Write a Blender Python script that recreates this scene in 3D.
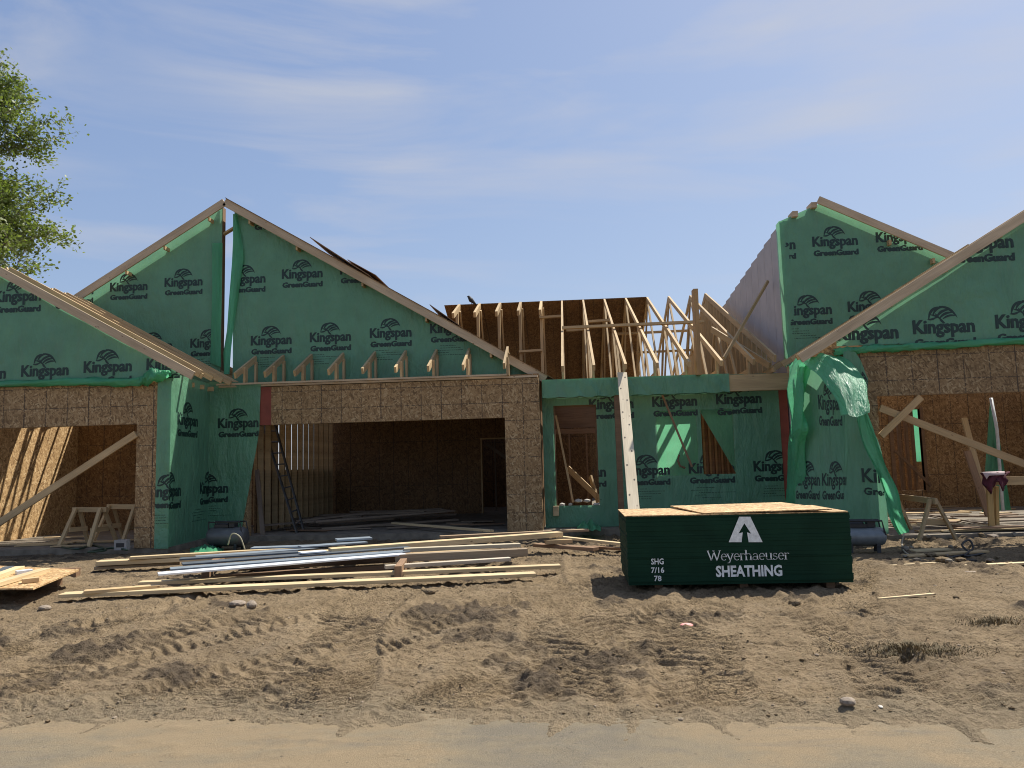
import bpy, bmesh, math, random
import numpy as np
from math import sin, cos, radians, pi, sqrt, atan2, tan
from mathutils import Vector, Matrix

for o in list(bpy.data.objects): bpy.data.objects.remove(o)
scene = bpy.context.scene
rnd = random.Random(11)

# ------------------------------------------------------------------ camera
FPX, IW, IH = 769.0, 1024, 768
YAW, PITCH, ROLL = radians(-4.2), radians(6.0), radians(1.5)
CAM = Vector((0, 0, 1.6))
D_ = Vector((sin(YAW)*cos(PITCH), cos(YAW)*cos(PITCH), sin(PITCH)))
r0 = Vector((cos(YAW), -sin(YAW), 0)); u0 = r0.cross(D_)
R_ = r0*cos(ROLL) - u0*sin(ROLL); U_ = u0*cos(ROLL) + r0*sin(ROLL)
cd = bpy.data.cameras.new('camera'); cam = bpy.data.objects.new('camera', cd)
scene.collection.objects.link(cam); scene.camera = cam
cd.sensor_width = 36; cd.lens = 36*FPX/IW; cd.clip_start = .05; cd.clip_end = 2000
m3 = Matrix((R_, U_, -D_)).transposed()
cam.matrix_world = Matrix.Translation(CAM) @ m3.to_4x4()

# ------------------------------------------------------------------ sky, sun, exposure
SUN_DIR = Vector((.95, .92, 2.0)).normalized()
SUN_EL = math.asin(SUN_DIR.z); SUN_AZ = atan2(SUN_DIR.x, SUN_DIR.y)
SKY_STRENGTH = .15
SUN_STRENGTH = 5.0
EXPOSURE = 0.53
SKY_SOFT = .15   # rolls off the bright horizon
world = bpy.data.worlds.new('World'); scene.world = world; world.use_nodes = True
nt = world.node_tree; nt.nodes.clear()
def N(t, typ, **kw):
    n = t.nodes.new(typ)
    for k, v in kw.items(): setattr(n, k, v)
    return n
wo = N(nt, 'ShaderNodeOutputWorld'); bg = N(nt, 'ShaderNodeBackground'); bg.inputs[1].default_value = SKY_STRENGTH
sky = N(nt, 'ShaderNodeTexSky'); sky.sky_type = 'NISHITA'; sky.sun_disc = False
sky.sun_elevation = SUN_EL; sky.sun_rotation = SUN_AZ
sky.air_density = 1.0; sky.dust_density = 1.2; sky.ozone_density = 2.2
tc = N(nt, 'ShaderNodeTexCoord')
mp = N(nt, 'ShaderNodeMapping'); mp.inputs['Rotation'].default_value = (.12, -.28, .1); mp.inputs['Location'].default_value = (.35, .2, .4); mp.inputs['Scale'].default_value = (1.1, 2.4, 7.5)
nz = N(nt, 'ShaderNodeTexNoise'); nz.inputs['Scale'].default_value = 1.6; nz.inputs['Detail'].default_value = 9; nz.inputs['Roughness'].default_value = .55; nz.inputs['Distortion'].default_value = .5
nz2 = N(nt, 'ShaderNodeTexNoise'); nz2.inputs['Scale'].default_value = 2.3; nz2.inputs['Detail'].default_value = 3
r1 = N(nt, 'ShaderNodeMapRange'); r1.inputs['From Min'].default_value = .46; r1.inputs['From Max'].default_value = .78
r2 = N(nt, 'ShaderNodeMapRange'); r2.inputs['From Min'].default_value = .30; r2.inputs['From Max'].default_value = .60
ml = N(nt, 'ShaderNodeMath', operation='MULTIPLY'); ml2 = N(nt, 'ShaderNodeMath', operation='MULTIPLY_ADD')
ml2.inputs[1].default_value = .8; ml2.inputs[2].default_value = .07
mix = N(nt, 'ShaderNodeMix', data_type='RGBA'); mix.inputs['B'].default_value = (4.6, 4.9, 5.6, 1)
L = nt.links.new
L(tc.outputs['Generated'], mp.inputs[0]); L(mp.outputs[0], nz.inputs['Vector']); L(tc.outputs['Generated'], nz2.inputs['Vector'])
L(nz.outputs[0], r1.inputs[0]); L(nz2.outputs[0], r2.inputs[0]); L(r1.outputs[0], ml.inputs[0]); L(r2.outputs[0], ml.inputs[1])
L(ml.outputs[0], ml2.inputs[0]); L(ml2.outputs[0], mix.inputs['Factor'])
tint = N(nt, 'ShaderNodeMix', data_type='RGBA', blend_type='MULTIPLY'); tint.inputs['Factor'].default_value = 1; tint.inputs['B'].default_value = (.82, .905, 1.24, 1)
L(sky.outputs[0], tint.inputs['A']); L(tint.outputs['Result'], mix.inputs['A'])
sc1 = N(nt, 'ShaderNodeVectorMath', operation='MULTIPLY_ADD'); sc1.inputs[1].default_value = (SKY_SOFT,)*3; sc1.inputs[2].default_value = (1, 1, 1)
dv = N(nt, 'ShaderNodeVectorMath', operation='DIVIDE')
L(mix.outputs['Result'], sc1.inputs[0]); L(mix.outputs['Result'], dv.inputs[0]); L(sc1.outputs[0], dv.inputs[1])
L(dv.outputs[0], bg.inputs[0]); L(bg.outputs[0], wo.inputs[0])
sd = bpy.data.lights.new('sun', 'SUN'); sd.energy = SUN_STRENGTH; sd.angle = radians(.53); sd.color = (1, .95, .86)
sun = bpy.data.objects.new('sun', sd); scene.collection.objects.link(sun)
sun.rotation_euler = (-SUN_DIR).to_track_quat('-Z', 'Y').to_euler(); sun.location = (0, 0, 40)
scene.render.engine = 'CYCLES'; scene.cycles.pixel_filter_type = 'BLACKMAN_HARRIS'; scene.cycles.filter_width = 1.05
vs = scene.view_settings; vs.view_transform = 'Standard'; vs.look = 'None'; vs.exposure = EXPOSURE; vs.gamma = 1; vs.use_curve_mapping = False

# ------------------------------------------------------------------ helpers
def ray(px, py): return R_*((px-512)/FPX) - U_*((py-384)/FPX) + D_
def at(px, py, Y): v = ray(px, py); return CAM + v*(Y/v.y)          # a photo measurement at a known depth
def atz(px, py, Z): v = ray(px, py); return CAM + v*((Z-1.6)/v.z)   # ... on a known height
def tag(o, label=None, cat=None, group=None, kind=None):
    if label: o['label'] = label
    if cat: o['category'] = cat
    if group: o['group'] = group
    if kind: o['kind'] = kind
    return o
def thing(name, loc, label, cat, group=None, rz=0):
    o = bpy.data.objects.new(name, None); scene.collection.objects.link(o)
    o.location = loc; o.rotation_euler = (0, 0, rz); o.empty_display_size = .3
    return tag(o, label, cat, group)
class MB:
    def __init__(s): s.v = []; s.f = []; s.m = []; s.uv = []
    def poly(s, pts, m=0, uv=None):
        pts = [Vector(p) for p in pts]
        if uv is None:
            n = Vector((0, 0, 0))
            for i in range(len(pts)):
                a, b = pts[i], pts[(i+1) % len(pts)]
                n += a.cross(b)
            k = max(range(3), key=lambda i: abs(n[i]))
            uv = [(p.y, p.z) if k == 0 else (p.x, p.z) if k == 1 else (p.x, p.y) for p in pts]
        i = len(s.v); s.v += pts; s.f.append(list(range(i, i+len(pts)))); s.m.append(m); s.uv.append(uv)
    def box(s, x0, x1, y0, y1, z0, z1, m=0):
        P = lambda a, b, c: (x1 if a else x0, y1 if b else y0, z1 if c else z0)
        for q in ((0,1,3,2),(4,6,7,5),(0,4,5,1),(2,3,7,6),(0,2,6,4),(1,5,7,3)):
            s.poly([P(i >> 2 & 1, i >> 1 & 1, i & 1) for i in q], m)
    def beam(s, p, q, w, t, up=(0, 0, 1), m=0):
        p, q = Vector(p), Vector(q); d = (q-p); ln = d.length; d.normalize()
        up = Vector(up); sd = d.cross(up)
        if sd.length < 1e-4: sd = d.cross(Vector((1, 0, 0)))
        sd.normalize(); up = sd.cross(d)
        a, b = sd*(w/2), up*(t/2); o = rnd.random()*7; ov = rnd.random()*5
        c = [p-a-b, p+a-b, p+a+b, p-a+b]; e = [x+d*ln for x in c]
        hv = 0
        for i in range(4):
            j = (i+1) % 4; wd = (c[j]-c[i]).length
            s.poly([c[i], c[j], e[j], e[i]], m, [(o, ov+hv), (o, ov+hv+wd), (o+ln, ov+hv+wd), (o+ln, ov+hv)]); hv += wd
        for quad in ([c[3], c[2], c[1], c[0]], e):
            s.poly(quad, m, [(o+.5, ov), (o+.5, ov+.02), (o+.53, ov+.02), (o+.53, ov)])
    def prism(s, pts, ext, m=0, mside=None):
        pts = [Vector(p) for p in pts]; ext = Vector(ext); e = [p+ext for p in pts]
        s.poly(pts, m); s.poly(e[::-1], m)
        for i in range(len(pts)):
            j = (i+1) % len(pts); s.poly([pts[j], pts[i], e[i], e[j]], m if mside is None else mside)
    def grid(s, G, m=0, uvf=None):
        for i in range(len(G)-1):
            for j in range(len(G[0])-1):
                q = [(i, j), (i, j+1), (i+1, j+1), (i+1, j)]
                s.poly([G[a][b] for a, b in q], m, [uvf(a, b) for a, b in q] if uvf else None)
    def tube(s, path, r, n=6, m=0, cap=True):
        path = [Vector(p) for p in path]; rings = []; N_ = len(path); rr = r if isinstance(r, (list, tuple)) else [r]*N_
        ref = Vector((.13, .21, .97))
        for i, p in enumerate(path):
            d = (path[min(i+1, N_-1)]-path[max(i-1, 0)]).normalized()
            a = d.cross(ref)
            if a.length < .05: a = d.cross(Vector((1, 0, 0)))
            a.normalize(); b = d.cross(a)
            rings.append([p+(a*cos(2*pi*k/n)+b*sin(2*pi*k/n))*rr[i] for k in range(n)])
        ln = 0
        for i in range(N_-1):
            l2 = ln+(path[i+1]-path[i]).length
            for k in range(n):
                j = (k+1) % n; c = 2*pi*rr[i]/n
                s.poly([rings[i][k], rings[i][j], rings[i+1][j], rings[i+1][k]], m, [(ln, k*c), (ln, (k+1)*c), (l2, (k+1)*c), (l2, k*c)])
            ln = l2
        if cap: s.poly(rings[0][::-1], m); s.poly(rings[-1], m)
    def build(s, name, mats, parent=None, smooth=False, merge=False, bevel=0):
        me = bpy.data.meshes.new(name)
        off = parent_loc(parent)
        me.from_pydata([v-off for v in s.v], [], s.f)
        for x in (mats if isinstance(mats, (list, tuple)) else [mats]): me.materials.append(x)
        me.polygons.foreach_set('material_index', s.m)
        ul = me.uv_layers.new(name='UVMap'); flat = [c for f in s.uv for uv in f for c in uv]
        ul.data.foreach_set('uv', flat)
        if merge or bevel:
            bm = bmesh.new(); bm.from_mesh(me); bmesh.ops.remove_doubles(bm, verts=bm.verts, dist=.0004)
            bmesh.ops.recalc_face_normals(bm, faces=bm.faces)
            bm.to_mesh(me); bm.free()
        if smooth: me.polygons.foreach_set('use_smooth', [True]*len(me.polygons))
        me.update()
        o = bpy.data.objects.new(name, me); scene.collection.objects.link(o)
        if parent: o.parent = parent
        if bevel:
            b = o.modifiers.new('bevel', 'BEVEL'); b.width = bevel; b.segments = 2; b.limit_method = 'ANGLE'
        return o
def parent_loc(p):
    v = Vector((0, 0, 0))
    while p is not None: v = v+Vector(p.location); p = p.parent
    return v

# ------------------------------------------------------------------ materials
def mat(name):
    m = bpy.data.materials.new(name); m.use_nodes = True; t = m.node_tree
    return m, t, t.nodes['Principled BSDF']
def ramp(t, fac, stops):
    r = N(t, 'ShaderNodeValToRGB'); e = r.color_ramp.elements
    while len(e) < len(stops): e.new(.5)
    for x, (p, c) in zip(e, stops): x.position = p; x.color = (*c, 1)
    t.links.new(fac, r.inputs[0]); return r.outputs[0]
def mixc(t, f, a, b, mode='MIX'):
    n = N(t, 'ShaderNodeMix', data_type='RGBA', blend_type=mode)
    for k, x in (('Factor', f), ('A', a), ('B', b)):
        if isinstance(x, (int, float)): n.inputs[k].default_value = x
        elif isinstance(x, tuple): n.inputs[k].default_value = (*x, 1)
        else: t.links.new(x, n.inputs[k])
    return n.outputs['Result']
def math_(t, op, a, b=None, c=None):
    n = N(t, 'ShaderNodeMath', operation=op)
    for i, x in enumerate((a, b, c)):
        if x is None: continue
        if isinstance(x, (int, float)): n.inputs[i].default_value = x
        else: t.links.new(x, n.inputs[i])
    return n.outputs[0]
def coords(t, kind='UV', scale=(1, 1, 1), rot=(0, 0, 0), loc=(0, 0, 0), vt='POINT'):
    c = N(t, 'ShaderNodeTexCoord'); m = N(t, 'ShaderNodeMapping'); m.vector_type = vt
    m.inputs['Scale'].default_value = scale; m.inputs['Rotation'].default_value = rot; m.inputs['Location'].default_value = loc
    t.links.new(c.outputs[kind], m.inputs[0]); return m.outputs[0]
def noise(t, vec, sc, det=4, rough=.5, dist=0):
    n = N(t, 'ShaderNodeTexNoise'); n.inputs['Scale'].default_value = sc; n.inputs['Detail'].default_value = det
    n.inputs['Roughness'].default_value = rough; n.inputs['Distortion'].default_value = dist
    t.links.new(vec, n.inputs['Vector']); return n.outputs[0]
def voro(t, vec, sc, out='Color', rndm=1):
    n = N(t, 'ShaderNodeTexVoronoi'); n.inputs['Scale'].default_value = sc; n.inputs['Randomness'].default_value = rndm
    t.links.new(vec, n.inputs['Vector']); return n.outputs[out]
def bump(t, h, strength, dist, p):
    b = N(t, 'ShaderNodeBump'); b.inputs['Strength'].default_value = strength; b.inputs['Distance'].default_value = dist
    t.links.new(h, b.inputs['Height']); t.links.new(b.outputs[0], p.inputs['Normal'])

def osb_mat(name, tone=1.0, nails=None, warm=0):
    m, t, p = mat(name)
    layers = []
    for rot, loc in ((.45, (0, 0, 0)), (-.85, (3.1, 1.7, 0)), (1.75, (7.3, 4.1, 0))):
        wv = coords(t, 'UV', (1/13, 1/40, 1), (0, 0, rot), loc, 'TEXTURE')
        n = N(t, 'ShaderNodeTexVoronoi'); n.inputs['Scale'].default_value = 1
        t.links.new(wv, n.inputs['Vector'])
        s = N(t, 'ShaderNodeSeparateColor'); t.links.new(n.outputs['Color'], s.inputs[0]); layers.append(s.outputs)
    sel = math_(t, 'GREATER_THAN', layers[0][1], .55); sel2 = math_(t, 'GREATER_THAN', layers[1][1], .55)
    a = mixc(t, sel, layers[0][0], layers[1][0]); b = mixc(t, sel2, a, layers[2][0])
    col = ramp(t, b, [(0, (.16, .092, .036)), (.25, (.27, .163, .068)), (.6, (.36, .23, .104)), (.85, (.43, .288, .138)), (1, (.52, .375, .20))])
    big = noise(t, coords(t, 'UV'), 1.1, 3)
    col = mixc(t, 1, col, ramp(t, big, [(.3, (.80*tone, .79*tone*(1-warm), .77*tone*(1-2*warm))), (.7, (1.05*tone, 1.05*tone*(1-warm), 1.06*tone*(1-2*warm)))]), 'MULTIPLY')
    if nails:
        s = N(t, 'ShaderNodeSeparateXYZ'); t.links.new(coords(t, 'UV', loc=(nails[0], nails[1], 0)), s.inputs[0])
        br = math_(t, 'GREATER_THAN', noise(t, coords(t, 'UV'), 26, 1), .44)
        f = None
        for o, pitch, wd in ((s.outputs[0], .406, .018), (s.outputs[1], nails[2], .016)):
            fr = math_(t, 'FRACT', math_(t, 'DIVIDE', o, pitch)); l = math_(t, 'LESS_THAN', fr, wd/pitch)
            f = l if f is None else math_(t, 'MAXIMUM', f, l)
        seam = math_(t, 'LESS_THAN', math_(t, 'FRACT', math_(t, 'DIVIDE', s.outputs[0], 1.219)), .009)
        f = math_(t, 'MAXIMUM', math_(t, 'MULTIPLY', math_(t, 'MULTIPLY', f, br), .8), math_(t, 'MULTIPLY', seam, .95))
        col = mixc(t, f, col, (.05, .032, .02))
    t.links.new(col, p.inputs['Base Color']); p.inputs['Roughness'].default_value = .72
    bump(t, b, .35, .004, p)
    return m
def wood_mat(name, base, dark=.62, rand=.25, knots=True, rough=.75):
    m, t, p = mat(name)
    oi = N(t, 'ShaderNodeObjectInfo')
    g = noise(t, coords(t, 'UV', (1.2, 38, 1)), 2.2, 5, .6, .6)
    c = ramp(t, g, [(.25, tuple(x*dark for x in base)), (.55, base), (.8, tuple(min(x*1.12, .9) for x in base))])
    big = noise(t, coords(t, 'UV', (.8, 5, 1)), 1.3, 2)
    c = mixc(t, 1, c, ramp(t, big, [(.3, (.8, .78, .75)), (.7, (1.08, 1.08, 1.08))]), 'MULTIPLY')
    if knots:
        k = N(t, 'ShaderNodeTexVoronoi'); k.inputs['Scale'].default_value = 1
        t.links.new(coords(t, 'UV', (3.0, 7, 1)), k.inputs['Vector'])
        kf = N(t, 'ShaderNodeMapRange'); kf.inputs['From Min'].default_value = .085; kf.inputs['From Max'].default_value = .03
        t.links.new(k.outputs['Distance'], kf.inputs[0])
        c = mixc(t, math_(t, 'MULTIPLY', kf.outputs[0], .8), c, (.12, .06, .03))
    rv = N(t, 'ShaderNodeMapRange'); rv.inputs['To Min'].default_value = 1-rand; rv.inputs['To Max'].default_value = 1+rand*.5
    t.links.new(oi.outputs['Random'], rv.inputs[0])
    hv = N(t, 'ShaderNodeHueSaturation'); t.links.new(c, hv.inputs['Color']); t.links.new(rv.outputs[0], hv.inputs['Value'])
    t.links.new(hv.outputs[0], p.inputs['Base Color']); p.inputs['Roughness'].default_value = rough
    bump(t, g, .25, .003, p)
    return m
def plain(name, col, rough=.6, metal=0, var=.18, sc=9, kind='Object', b=.0):
    m, t, p = mat(name)
    n = noise(t, coords(t, kind), sc, 6, .6)
    c = ramp(t, n, [(.3, tuple(x*(1-var) for x in col)), (.7, tuple(min(1, x*(1+var)) for x in col))])
    t.links.new(c, p.inputs['Base Color']); p.inputs['Roughness'].default_value = rough; p.inputs['Metallic'].default_value = metal
    if b: bump(t, n, b, .01, p)
    return m
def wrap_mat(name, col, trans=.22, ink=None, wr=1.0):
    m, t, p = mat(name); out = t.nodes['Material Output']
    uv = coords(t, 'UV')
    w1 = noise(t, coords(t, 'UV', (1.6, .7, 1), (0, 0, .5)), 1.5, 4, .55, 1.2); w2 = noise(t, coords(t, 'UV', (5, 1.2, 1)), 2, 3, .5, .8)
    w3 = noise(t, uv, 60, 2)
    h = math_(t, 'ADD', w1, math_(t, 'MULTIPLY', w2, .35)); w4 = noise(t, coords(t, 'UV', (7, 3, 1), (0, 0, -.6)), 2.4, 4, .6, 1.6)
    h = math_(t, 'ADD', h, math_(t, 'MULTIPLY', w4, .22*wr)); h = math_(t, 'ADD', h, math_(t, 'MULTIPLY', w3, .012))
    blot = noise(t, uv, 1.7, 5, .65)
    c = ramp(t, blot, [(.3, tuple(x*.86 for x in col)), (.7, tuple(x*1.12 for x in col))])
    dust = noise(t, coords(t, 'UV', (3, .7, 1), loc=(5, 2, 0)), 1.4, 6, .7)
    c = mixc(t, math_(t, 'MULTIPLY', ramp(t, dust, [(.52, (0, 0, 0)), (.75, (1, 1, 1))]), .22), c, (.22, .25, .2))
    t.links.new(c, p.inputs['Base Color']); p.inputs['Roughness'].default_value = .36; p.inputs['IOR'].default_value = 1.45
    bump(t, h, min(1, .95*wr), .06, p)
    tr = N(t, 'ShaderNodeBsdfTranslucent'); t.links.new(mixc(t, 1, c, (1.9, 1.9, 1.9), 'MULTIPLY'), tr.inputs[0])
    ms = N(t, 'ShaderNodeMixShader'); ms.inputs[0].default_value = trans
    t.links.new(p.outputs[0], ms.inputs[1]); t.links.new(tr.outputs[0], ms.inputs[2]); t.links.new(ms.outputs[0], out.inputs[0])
    return m
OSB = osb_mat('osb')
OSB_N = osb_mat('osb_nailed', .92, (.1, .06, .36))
OSB_D = osb_mat('osb_shade_dark', .55, (0, .1, 1.2), .14)  # OSB copy toned down, the dimness of the interiors put into its colour
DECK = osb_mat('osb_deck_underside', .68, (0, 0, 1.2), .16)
ORANGE = wood_mat('orange_stud_wood', (.50, .235, .10), .7)
OSB_P = osb_mat('osb_pale', 1.45)
WOOD = wood_mat('spruce', (.54, .385, .20), .7)
RAKE = wood_mat('rake_board_wood', (.54, .42, .28), .75, .12)
PALE = wood_mat('pale_spruce', (.66, .51, .29), .72, .15)
BROWN = wood_mat('brown_wood', (.26, .155, .085), .6)
GREYWOOD = wood_mat('weathered_wood', (.25, .19, .135), .6)
WRAP = wrap_mat('house_wrap', (.15, .35, .215), .25)
WRAPF = wrap_mat('loose_wrap', (.11, .42, .225), .40, wr=1.6)
INK = plain('wrap_ink', (.006, .028, .022), .5, var=.15)
RED = plain('red_sheathing', (.23, .055, .035), .75, var=.2, sc=5)
CONC = plain('concrete', (.185, .155, .115), .92, var=.4, sc=4, b=.3)
GREYPANEL = plain('grey_gypsum_panel', (.40, .385, .40), .85, var=.1, sc=2)
def stain(m): return m

# ------------------------------------------------------------------ lettering
def text_tris(s, bold=0, res=2):
    c = bpy.data.curves.new('lettering', 'FONT'); c.body = s; c.offset = bold; c.resolution_u = res; c.fill_mode = 'FRONT'
    o = bpy.data.objects.new('lettering', c); scene.collection.objects.link(o)
    dg = bpy.context.evaluated_depsgraph_get(); me = bpy.data.meshes.new_from_object(o.evaluated_get(dg))
    me.calc_loop_triangles()
    T = [[(me.vertices[i].co.x, me.vertices[i].co.y) for i in lt.vertices] for lt in me.loop_triangles]
    bpy.data.objects.remove(o); bpy.data.curves.remove(c); bpy.data.meshes.remove(me)
    return T
def fit(T, x0, x1, y0, y1):
    xs = [p[0] for t in T for p in t]; ys = [p[1] for t in T for p in t]
    a, b, c, d = min(xs), max(xs), min(ys), max(ys)
    return [[(x0+(p[0]-a)/(b-a)*(x1-x0), y0+(p[1]-c)/(d-c)*(y1-y0)) for p in t] for t in T]
def blade(p0, p1, bulge, w, n=8):
    "a tapered curved leaf from p0 to p1"
    p0, p1 = Vector(p0), Vector(p1); d = p1-p0; nrm = Vector((-d.y, d.x)).normalized(); out = []
    pts = []
    for i in range(n+1):
        s = i/n; c = p0+d*s+nrm*(bulge*4*s*(1-s)); hw = w*sin(pi*min(1, s*.92+.08))**.7
        pts.append((c+nrm*hw, c-nrm*hw))
    for i in range(n):
        a, b = pts[i], pts[i+1]
        out += [[tuple(a[1]), tuple(b[1]), tuple(b[0])], [tuple(a[1]), tuple(b[0]), tuple(a[0])]]
    return out
def make_logo():
    "brand block, word width 1: tree mark, bold name, second line"
    T = fit(text_tris('Kingspan', .024), 0, 1, -.085, .225)
    T += fit(text_tris('GreenGuard', .04), .012, 1.0, -.235, -.085-.012)
    e = []
    for b in (((.22, .235), (.45, .47), .06, .026), ((.45, .47), (.80, .24), .06, .026), ((.31, .30), (.54, .45), .055, .024), ((.37, .255), (.66, .40), .05, .026),
              ((.43, .24), (.73, .345), .045, .024), ((.50, .235), (.79, .285), .035, .02), ((.20, .235), (.40, .285), -.02, .02), ((.27, .32), (.46, .225), .02, .018),
              ((.44, .26), (.55, .15), -.015, .024), ((.36, .34), (.46, .225), .0, .016)):
        e += blade(*b)
    e = [[(.5+(a-.5)*.82, .2+(b-.2)*.92) for a, b in t] for t in e]
    return T + e, T
LOGO, LOGO_TEXT = make_logo()
def clip_poly(P, conv):
    "Sutherland-Hodgman against a convex counter-clockwise polygon"
    for i in range(len(conv)):
        (ax, ay), (bx, by) = conv[i], conv[(i+1) % len(conv)]
        f = lambda p: (bx-ax)*(p[1]-ay)-(by-ay)*(p[0]-ax)
        Q = []
        for j in range(len(P)):
            p, q = P[j], P[(j+1) % len(P)]; fp, fq = f(p), f(q)
            if fp >= 0: Q.append(p)
            if (fp >= 0) != (fq >= 0):
                s = fp/(fp-fq); Q.append((p[0]+(q[0]-p[0])*s, p[1]+(q[1]-p[1])*s))
        P = Q
        if len(P) < 3: return []
    return P
def ccw(P): 
    a = sum(P[i][0]*P[(i+1) % len(P)][1]-P[(i+1) % len(P)][0]*P[i][1] for i in range(len(P)))
    return P if a > 0 else P[::-1]
def ink(mb, S, u, v, w, clips=None, m=1, T=None):
    for t in (T or LOGO):
        P = [(u+(x-.5)*w, v+y*w) for x, y in t]
        if clips is None: mb.poly([S(*p) for p in P], m, P); continue
        for c in clips:
            Q = clip_poly(P, c)
            if Q: mb.poly([S(*p) for p in Q], m, Q)
def fineprint(mb, S, u, v, w, clips):
    r = random.Random(int((u*31+v*17)*100))
    for k in range(5):
        a = r.uniform(.0, .3); b = a+r.uniform(.35, .8)*(1 if k % 3 else .5); h = .009
        P = [(u+(a-.5)*w, v-.32*w-k*.055*w), (u+(b-.5)*w, v-.32*w-k*.055*w)]
        x = P[0][0]
        while x < P[1][0]:
            l = r.uniform(.02, .06)
            q = [(x, P[0][1]), (x+l, P[0][1]), (x+l, P[0][1]+h), (x, P[0][1]+h)]
            for c in clips:
                z = clip_poly(q, c)
                if z: mb.poly([S(*p) for p in z], 1, z)
            x += l+.012
def wrap_sheet(name, parent, O, U, V, nrm, polys, logos, w=.87, fine=(), mats=None, sub=.25, wob=.006):
    "flat stapled sheet: slightly puckered grid cut to its outline, with the print on it"
    O, U, V, nrm = Vector(O), Vector(U), Vector(V), Vector(nrm); mb = MB()
    ph = rnd.random()*10
    def puck(u, v): return wob*(sin(u*5.1+ph+1.3*sin(v*2.1))+.6*sin(v*6.7+u*2.2+ph*2)+.4*sin(u*13.+v*9))*.5
    S0 = lambda u, v: O+U*u+V*v+nrm*(.012+puck(u, v))
    S1 = lambda u, v: O+U*u+V*v+nrm*(.0155+puck(u, v))
    polys = [ccw(p) for p in polys]
    for p in polys:
        us = [q[0] for q in p]; vs_ = [q[1] for q in p]
        nu = max(1, int((max(us)-min(us))/sub)); nv = max(1, int((max(vs_)-min(vs_))/sub))
        for i in range(nu):
            for j in range(nv):
                a, b = min(us)+(max(us)-min(us))*i/nu, min(us)+(max(us)-min(us))*(i+1)/nu
                c, d = min(vs_)+(max(vs_)-min(vs_))*j/nv, min(vs_)+(max(vs_)-min(vs_))*(j+1)/nv
                q = clip_poly([(a, c), (b, c), (b, d), (a, d)], p)
                if q: mb.poly([S0(*z) for z in q], 0, q)
    S2 = lambda u, v: S1(u, v)+nrm*.0012
    for (u, v) in logos: ink(mb, S1, u, v, w, polys); ink(mb, S2, u+.013*w, v+.004*w, w, polys, T=LOGO_TEXT)
    for (u, v) in fine: fineprint(mb, S1, u, v, w, polys)
    o = mb.build(name, mats or [WRAP, INK], parent, merge=False)
    return o
def osb_wall(mb, polys, Y, thick, m=0):
    for p in polys: mb.prism([(x, Y, z) for x, z in ccw(p)], (0, thick, 0), m)
def rect(a, b, c, d): return [(a, c), (b, c), (b, d), (a, d)]

# ------------------------------------------------------------------ ground, road
def vnoise(x, y, seed):
    xi = np.floor(x).astype(np.int64); yi = np.floor(y).astype(np.int64); fx = x-xi; fy = y-yi
    fx = fx*fx*(3-2*fx); fy = fy*fy*(3-2*fy)
    def h(a, b):
        n = (a*374761393+b*668265263+seed*974711) & 0x7fffffff
        n = ((n ^ (n >> 13))*1274126177) & 0x7fffffff
        return ((n ^ (n >> 16)) & 0xffff)/65535.
    return (h(xi, yi)*(1-fx)+h(xi+1, yi)*fx)*(1-fy)+(h(xi, yi+1)*(1-fx)+h(xi+1, yi+1)*fx)*fy
def fbm(x, y, f, o, seed):
    s = 0; a = 1; t = 0
    for i in range(o): s = s+a*vnoise(x*f+i*17.3, y*f-i*9.1, seed+i); t += a; a *= .52; f *= 2.03
    return s/t
def sstep(a, b, x): t = np.clip((x-a)/(b-a), 0, 1); return t*t*(3-2*t)
def ridge(a, b, n, out): return np.concatenate([np.linspace(a, b, n), out])
XS = np.concatenate([-np.geomspace(400, 9.6, 22), np.linspace(-9.3, -5.6, 170), np.linspace(-5.58, 5.58, 720), np.linspace(5.6, 9.3, 170), np.geomspace(9.6, 400, 22)])
YS = np.concatenate([np.linspace(4.6, 7.6, 250), np.linspace(7.62, 13.4, 200), np.geomspace(13.7, 600, 26)])
TRACKS = []   # wheel tracks between the road and the site: (points (y, x) of the centre line, half width, lug depth, chevron sense)
rt = random.Random(8)
for k, (x0, dx) in enumerate(((-5.6, 1.3), (-4.9, 2.6), (-4.2, .6), (-3.5, 3.1), (-2.9, 2.2), (-2.35, .3), (-1.75, -.5), (-1.2, 2.7), (-.55, 1.1), (.1, -.4), (.7, .6), (1.35, -1.6), (1.9, .9), (2.6, -.8), (3.2, 1.5), (3.9, -2.2), (4.6, .4))):
    ys = [4.5, 5.6, 6.8, 8.2, 10.0]
    TRACKS.append(([(y, x0+dx*(max(y-4.8, 0)/3.4)**1.25+rt.uniform(-.12, .12)) for y in ys], rt.uniform(.24, .32), rt.uniform(.030, .044), rt.choice((-1, 1))))
def soil(X, Y):
    "dark crumbly patches of turned topsoil, 0..1"
    a = fbm(X, Y, .8, 4, 32)*.5+fbm(X, Y, 3.2, 4, 33)*.5
    return sstep(.562, .645, a)
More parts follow.
